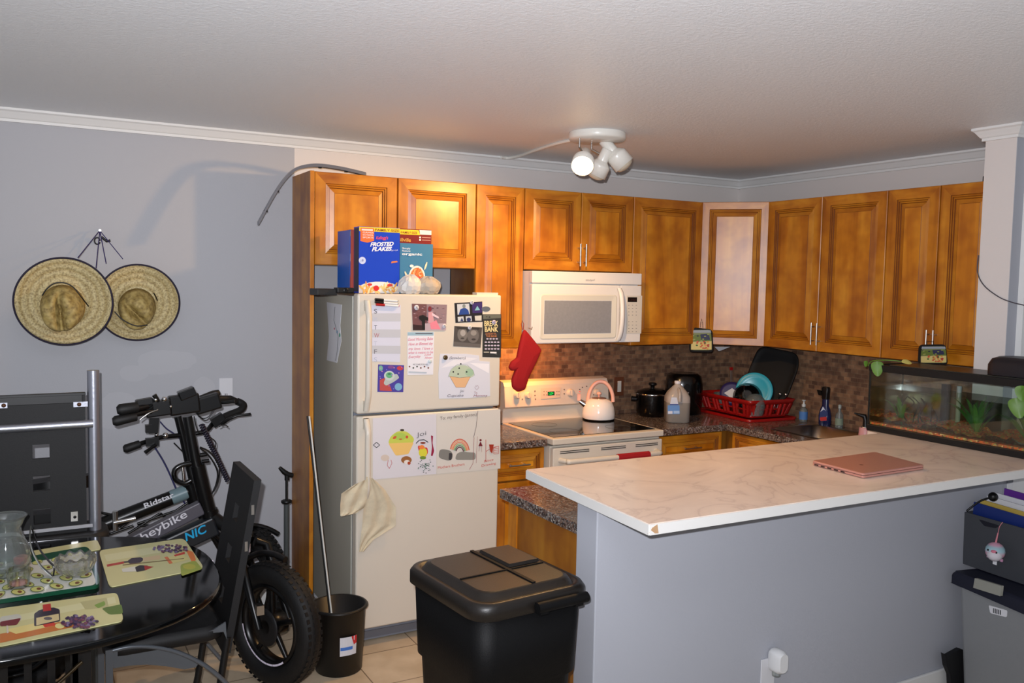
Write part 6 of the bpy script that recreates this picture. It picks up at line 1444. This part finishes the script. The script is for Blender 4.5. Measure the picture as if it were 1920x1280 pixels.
build('grip', B().tube(smooth_pts([a_(405, 789, YA+.05), a_(430, 777, YA+.08), a_(452, 768, YA+.10), a_(456, 758, YA+.12), a_(444, 752, YA+.14)], 3), .018, GRIP, 10), hb_)
build('brake_lever', B().tube([a_(292, 834, YA-.08), a_(283, 840, YA-.09), a_(272, 848, YA-.10)], [.009, .007, .009], DARK, 8).obox(a_(285, 828, YA-.06), (.055, 0, 0), (0, .03, 0), (0, 0, .035), DARK), hb_)
build('brake_lever', B().tube([a_(415, 795, YA), a_(428, 786, YA-.02), a_(445, 779, YA-.03), a_(470, 776, YA-.03)], [.010, .008, .006, .007], DARK, 8).obox(a_(408, 787, YA+.02), (.05, 0, .03), (0, .04, 0), (-.02, 0, .04), DARK), hb_)
build('bell', B().ball(a_(310, 816, YA-.05), .014, CHROME, 14), hb_); build('bell', B().ball(a_(293, 815, YA-.05), .009, CHROME, 12), hb_)
build('phone_mount', B().obox(a_(288, 797, YA-.05), (.04, 0, .0), (0, .03, 0), (.006, 0, .07), DARK).obox(a_(279, 803, YA-.06), (.03, 0, 0), (0, .03, 0), (0, 0, .035), DARK), hb_)
b = B().tube(smooth_pts([a_(290, 838), a_(305, 862), a_(318, 888), a_(332, 920), a_(347, 944)], 5), .0038, mat('blue_cable', (34, 34, 80), .5), 6).tube(smooth_pts([a_(300, 790), a_(312, 803), a_(328, 814), a_(345, 830)], 5), .003, mat('blue_cable', (34, 34, 80), .5), 6).tube(smooth_pts([a_(326, 830), a_(336, 840), a_(348, 852)], 4), .003, DARK, 6)
build('brake_cable', b, t)
b = B()
for p0_, p1_ in (((257, 982), (330, 957)), ((240, 1000), (300, 962)), ((300, 962), (330, 984)), ((258, 985), (290, 985)), ((290, 985), (262, 1004)), ((186, 960), (214, 966)), ((186, 982), (200, 985)), ((330, 957), (370, 930)), ((225, 990), (262, 962)), ((200, 1003), (250, 985))): b.tube([a_(*p0_), a_(*p1_)], .006, DARK, 8)
build('rear_rack', b, t)
build('fender', B().tube([P(u, v, YP(-.36)) for u, v in arc(468, 1112, 108, 60, 118, 10, 128)], .012, BLACK, 8), t)

# ---- bicycle in front of it
YB = -.66
def c_b(u, v, y=YB): return P(u, v, YP(y))
t = thing('electric_bicycle', 'black electric bicycle with grey lettered frame bar, front wheel turned', 'bicycle', V((-3.7, -.8, 0)), 'fat tyre electric bicycles')
WC = V((-3.475, -.93, .27))
wheel(t, WC, WN, R=.27)
wheel(t, (-4.46, -.56, .268), V((-.05, -1, 0)), strip=False, simple=True)
sd = c_b(108, 902); build('saddle', B().loft([[V((sd.x+dx__, YB+dy__*w_, sd.z+dz__)) for dx__, dy__, dz__ in ((-.13+e_, -.04, 0), (.0, -.04, .012), (.15-e_, -.018, .02), (.15-e_, .018, .02), (0, .06, .012), (-.13+e_, .07, 0))] for e_, w_ in ((.0, .9),)]+[[V((sd.x+dx__, YB+dy__, sd.z+dz__-.05)) for dx__, dy__, dz__ in ((-.12, -.045, 0), (0, -.045, .012), (.14, -.02, .02), (.14, .02, .02), (0, .07, .012), (-.12, .08, 0))]], BLACK), t)
build('seat_post', B().cyl((sd.x-.02, YB, sd.z-.03), (sd.x+.04, YB, .34), .016, DARK, 12), t)
build('rear_rack', B().box(-4.62, -4.20, YB+.00, YB+.10, .60, .615, DARK).box(-4.60, -4.25, YB+.005, YB+.095, .615, .78, BLACK), t)
LG = mat('bar_grey', (74, 72, 80), .4, var=.06, vscale=20)
def beam(b, p0, p1, h, d, m): 
    p0, p1 = V(p0), V(p1); ax = p1-p0; up_ = V((-ax.z, 0, ax.x)).normalized(); return b.obox((p0+p1)/2, ax, up_*h, V((0, d, 0)), m)
b = B(); beam(b, c_b(190, 1046), c_b(378, 950), .060, .05, LG); fr_ = build('frame', b, t, bev=.006)
axv = (c_b(378, 950)-c_b(190, 1046)).normalized(); upv = V((-axv.z, 0, axv.x))
b = B().text('heybike', c_b(268, 1014, YB-.027), c_b(352, 968, YB-.027), upv*.034, mat('decal_silver', (196, 196, 204), .4), 0, .01); build('lettering', b, fr_, fixn=False)
b = B(); beam(b, c_b(240, 1058, YB-.02), c_b(404, 982, YB-.02), .085, .07, mat('battery_black', (22, 25, 30), .35)); bt = build('battery', b, t, bev=.008)
axv2 = (c_b(404, 982, YB-.02)-c_b(240, 1058, YB-.02)).normalized(); up2 = V((-axv2.z, 0, axv2.x))
b = B().text('NIC', c_b(349, 1014.5, YB-.057), c_b(390, 996, YB-.057), up2*.036, mat('decal_cyan', (20, 150, 200), .4), .2, .02); build('lettering', b, bt, fixn=False)
b = B().tube([c_b(351, 780), c_b(360, 830), c_b(370, 880)], [.020, .021, .023], DARK, 16).tube([c_b(370, 872), c_b(380, 915), c_b(392, 962)], .031, DARK, 18).cyl(c_b(392, 955), c_b(394, 966), .036, DARK, 20); build('stem', b, t)
build('stem_latch', B().cyl(c_b(375, 853), c_b(388, 851), .010, DARK, 8).cyl(c_b(378, 865), c_b(392, 863), .009, DARK, 10), t)
b = B().tube(smooth_pts([c_b(362, 868), c_b(340, 872), c_b(327, 882), c_b(329, 898), c_b(345, 906), c_b(358, 900)], 4), .011, BLACKG, 10).tube([c_b(342, 872), c_b(345, 902)], .006, CHROME, 8); build('carry_handle', b, t)
hd = c_b(396, 968); b = B()
cr = V((-3.55, -.80, .60))
b.tube([hd, (hd+cr)/2, cr], [.03, .028, .03], DARK, 14)
nn_ = WN.normalized()
for s in (-1, 1): b.tube([cr+nn_*s*.03, cr+nn_*s*.075+V((.01, -.02, -.02)), WC+nn_*s*.08], [.022, .022, .016], DARK, 10)
build('fork', b, t)
b = B().tube(smooth_pts([c_b(250, 768, YB-.10), c_b(300, 757, YB-.05), c_b(345, 752), c_b(380, 748, YB+.02), c_b(410, 742, YB+.05)], 4), .013, DARK, 10).tube(smooth_pts([c_b(240, 780, YB-.12), c_b(290, 770, YB-.07), c_b(340, 766)], 4), .011, DARK, 10); hb_ = build('handlebar', b, t)
build('grip', B().tube([c_b(219, 769, YB-.12), c_b(225, 768, YB-.12), c_b(257, 763, YB-.10)], [.014, .024, .022], GRIP, 12), hb_)
build('grip', B().tube([c_b(211, 790, YB-.13), c_b(217, 789, YB-.13), c_b(255, 781, YB-.11)], [.014, .022, .018], GRIP, 12), hb_)
build('grip', B().tube([c_b(378, 748, YB+.02), c_b(400, 739, YB+.04), c_b(410, 736, YB+.05)], [.018, .018, .014], GRIP, 12), hb_)
build('grip', B().tube([c_b(408, 747, YB+.05), c_b(432, 748, YB+.09), c_b(442, 751, YB+.12)], [.014, .017, .013], GRIP, 12), hb_)
def blk(u, v, w, h, y=YB-.06, m=DARK, tl=0): return B().obox(c_b(u, v, y), (1.25*w*math.cos(tl), 0, 1.25*w*math.sin(tl)), (0, .05, 0), (-1.3*h*math.sin(tl), 0, 1.3*h*math.cos(tl)), m)
build('control_box', blk(272, 760, .055, .045, tl=.15), hb_, bev=.006); build('control_box', blk(296, 765, .08, .05, tl=.1), hb_, bev=.006); build('control_box', blk(345, 757, .10, .065, YB-.03, tl=.1), hb_, bev=.008); build('control_box', blk(388, 756, .09, .055, YB, tl=.25), hb_, bev=.008)
build('display', blk(350, 737, .055, .030, YB-.04, BLACKG, .35), hb_, bev=.004)
build('display_mount', B().obox(c_b(345, 745, YB-.03), (.045, 0, 0), (0, .03, 0), (0, 0, .04), DARK), hb_)
build('shift_lever', B().tube([c_b(300, 762, YB-.07), c_b(294, 748, YB-.08), c_b(289, 740, YB-.08)], [.009, .009, .010], DARK, 8), hb_)
build('bell', B().ball(c_b(308, 748, YB-.08), .011, CHROME, 12).ball(c_b(292, 749, YB-.08), .010, CHROME, 12).ball(c_b(320, 762, YB-.09), .006, CHROME, 10), hb_, label='chrome bell')
build('brake_lever', B().tube(smooth_pts([c_b(296, 768, YB-.12), c_b(280, 774, YB-.13), c_b(268, 782, YB-.13), c_b(262, 787, YB-.13)], 3), .003, STEEL, 6), hb_)
build('brake_lever', B().tube([c_b(410, 755, YB), c_b(428, 754, YB-.02), c_b(440, 752, YB-.03)], .007, DARK, 8), hb_)
b = B()
for pp_ in ([(375, 838), (392, 846), (405, 862), (412, 880), (408, 905), (400, 922)], [(375, 840), (388, 850), (400, 866), (408, 886), (405, 908), (397, 926)]): b.tube(smooth_pts([c_b(*q, YB-.02) for q in pp_], 5), .0035, DARK, 6)
for pp_ in ([(370, 776), (380, 784), (392, 780), (402, 762)], [(372, 780), (386, 788), (396, 778), (404, 765)], [(364, 780), (368, 800), (375, 812), (388, 806)], [(395, 820), (404, 828), (403, 840), (398, 834)], [(410, 800), (420, 796), (428, 800)]): b.tube(smooth_pts([c_b(*q, YB) for q in pp_], 4), .0022, DARK, 6)
build('brake_cable', b, t)
coil = []; p0_, p1_ = c_b(378, 796, YB+.02), c_b(427, 900, YB+.02); d_ = (p1_-p0_)
b = B(); ncoil = 26; e1_ = V((d_.z, 0, -d_.x)).normalized(); e2_ = V((0, 1, 0))
b.tube([p0_+d_*(k/200)+(e1_*math.cos(k*2*PI*ncoil/200)+e2_*math.sin(k*2*PI*ncoil/200))*.009 for k in range(201)], .005, mat('coil_dark', (24, 20, 36), .5), 6); build('coiled_cable', b, t)
hl = c_b(465, 1004, -.80); build('headlight', B().lathe(hl, [(.02, -.03), (.022, 0), (.019, .003)], DARK, 18, (-.3, -1, 0)).lathe(hl, [(.018, .003), (.010, .006), (.001, .004)], CHROME, 18, (-.3, -1, 0)), t, label='round chrome ringed headlight')
b = B().obox(c_b(465, 1027, -.80), (.020, 0, 0), (0, .012, 0), (0, 0, .042), mat('reflector_white', (236, 230, 246), .2)); build('reflector', b, t, bev=.004)
build('reflector', B().tube([c_b(389, 1075, -.95), c_b(394, 1062, -.95), c_b(399, 1050, -.95)], .004, mat('reflector_white', (236, 230, 246), .2), 8), t)
build('fender', B().tube([WC+V((0, 0, .0))+(nn_.cross(V((0, 0, 1))))*-.305*math.cos(a)+V((0, 0, .305*math.sin(a))) for a in [math.radians(76+6*k) for k in range(11)]], .014, BLACK, 8), t)
build('brake_caliper', B().obox(WC+nn_*.085+V((0, -.03, .10)), (.03, 0, 0), (0, .04, 0), (0, 0, .04), STEEL).obox(c_b(443, 1128, -1.02), (.02, 0, -.01), (0, .008, 0), (.005, 0, .05), mat('decal_cyan', (20, 150, 200), .4)), t)

# ============================================================ LIGHT
def light(name, kind, loc, power, col, radius=.03, direction=None, spot=None, blend=.5):
    l = bpy.data.lights.new(name, kind); l.energy = power; l.color = [lin(c_) for c_ in col]
    o = bpy.data.objects.new(name, l); COL.objects.link(o); o.location = loc
    if kind == 'AREA': l.size = radius
    else: l.shadow_soft_size = radius
    if direction: o.rotation_euler = V(direction).to_track_quat('-Z', 'Y').to_euler()
    if spot: l.spot_size = math.radians(spot); l.spot_blend = blend
    return o
# the camera's own flash, just above the lens
light('camera_flash', 'SPOT', CAM+UP*.07-RT*.04-FW*.02, 490, (246, 248, 255), .012, FW+UP*.26, 120, 1.0)
# the lit bulb of the ceiling fixture
light('spot_bulb', 'SPOT', B1+A1*.035, 62, (255, 200, 130), .028, (-.32, .22, -.92), 179, .45)
# lamp under the microwave
light('cooktop_lamp', 'AREA', (-1.80, -.26, MZ0-.006), 7, (255, 160, 70), .08, (0, .8, -1))
w = bpy.data.worlds.new('world'); bpy.context.scene.world = w; w.use_nodes = True
w.node_tree.nodes['Background'].inputs[0].default_value = rgb(224, 228, 238); w.node_tree.nodes['Background'].inputs[1].default_value = .42
sc = bpy.context.scene
sc.view_settings.view_transform = 'Standard'; sc.view_settings.look = 'None'; sc.view_settings.gamma = 1; sc.view_settings.exposure = 0
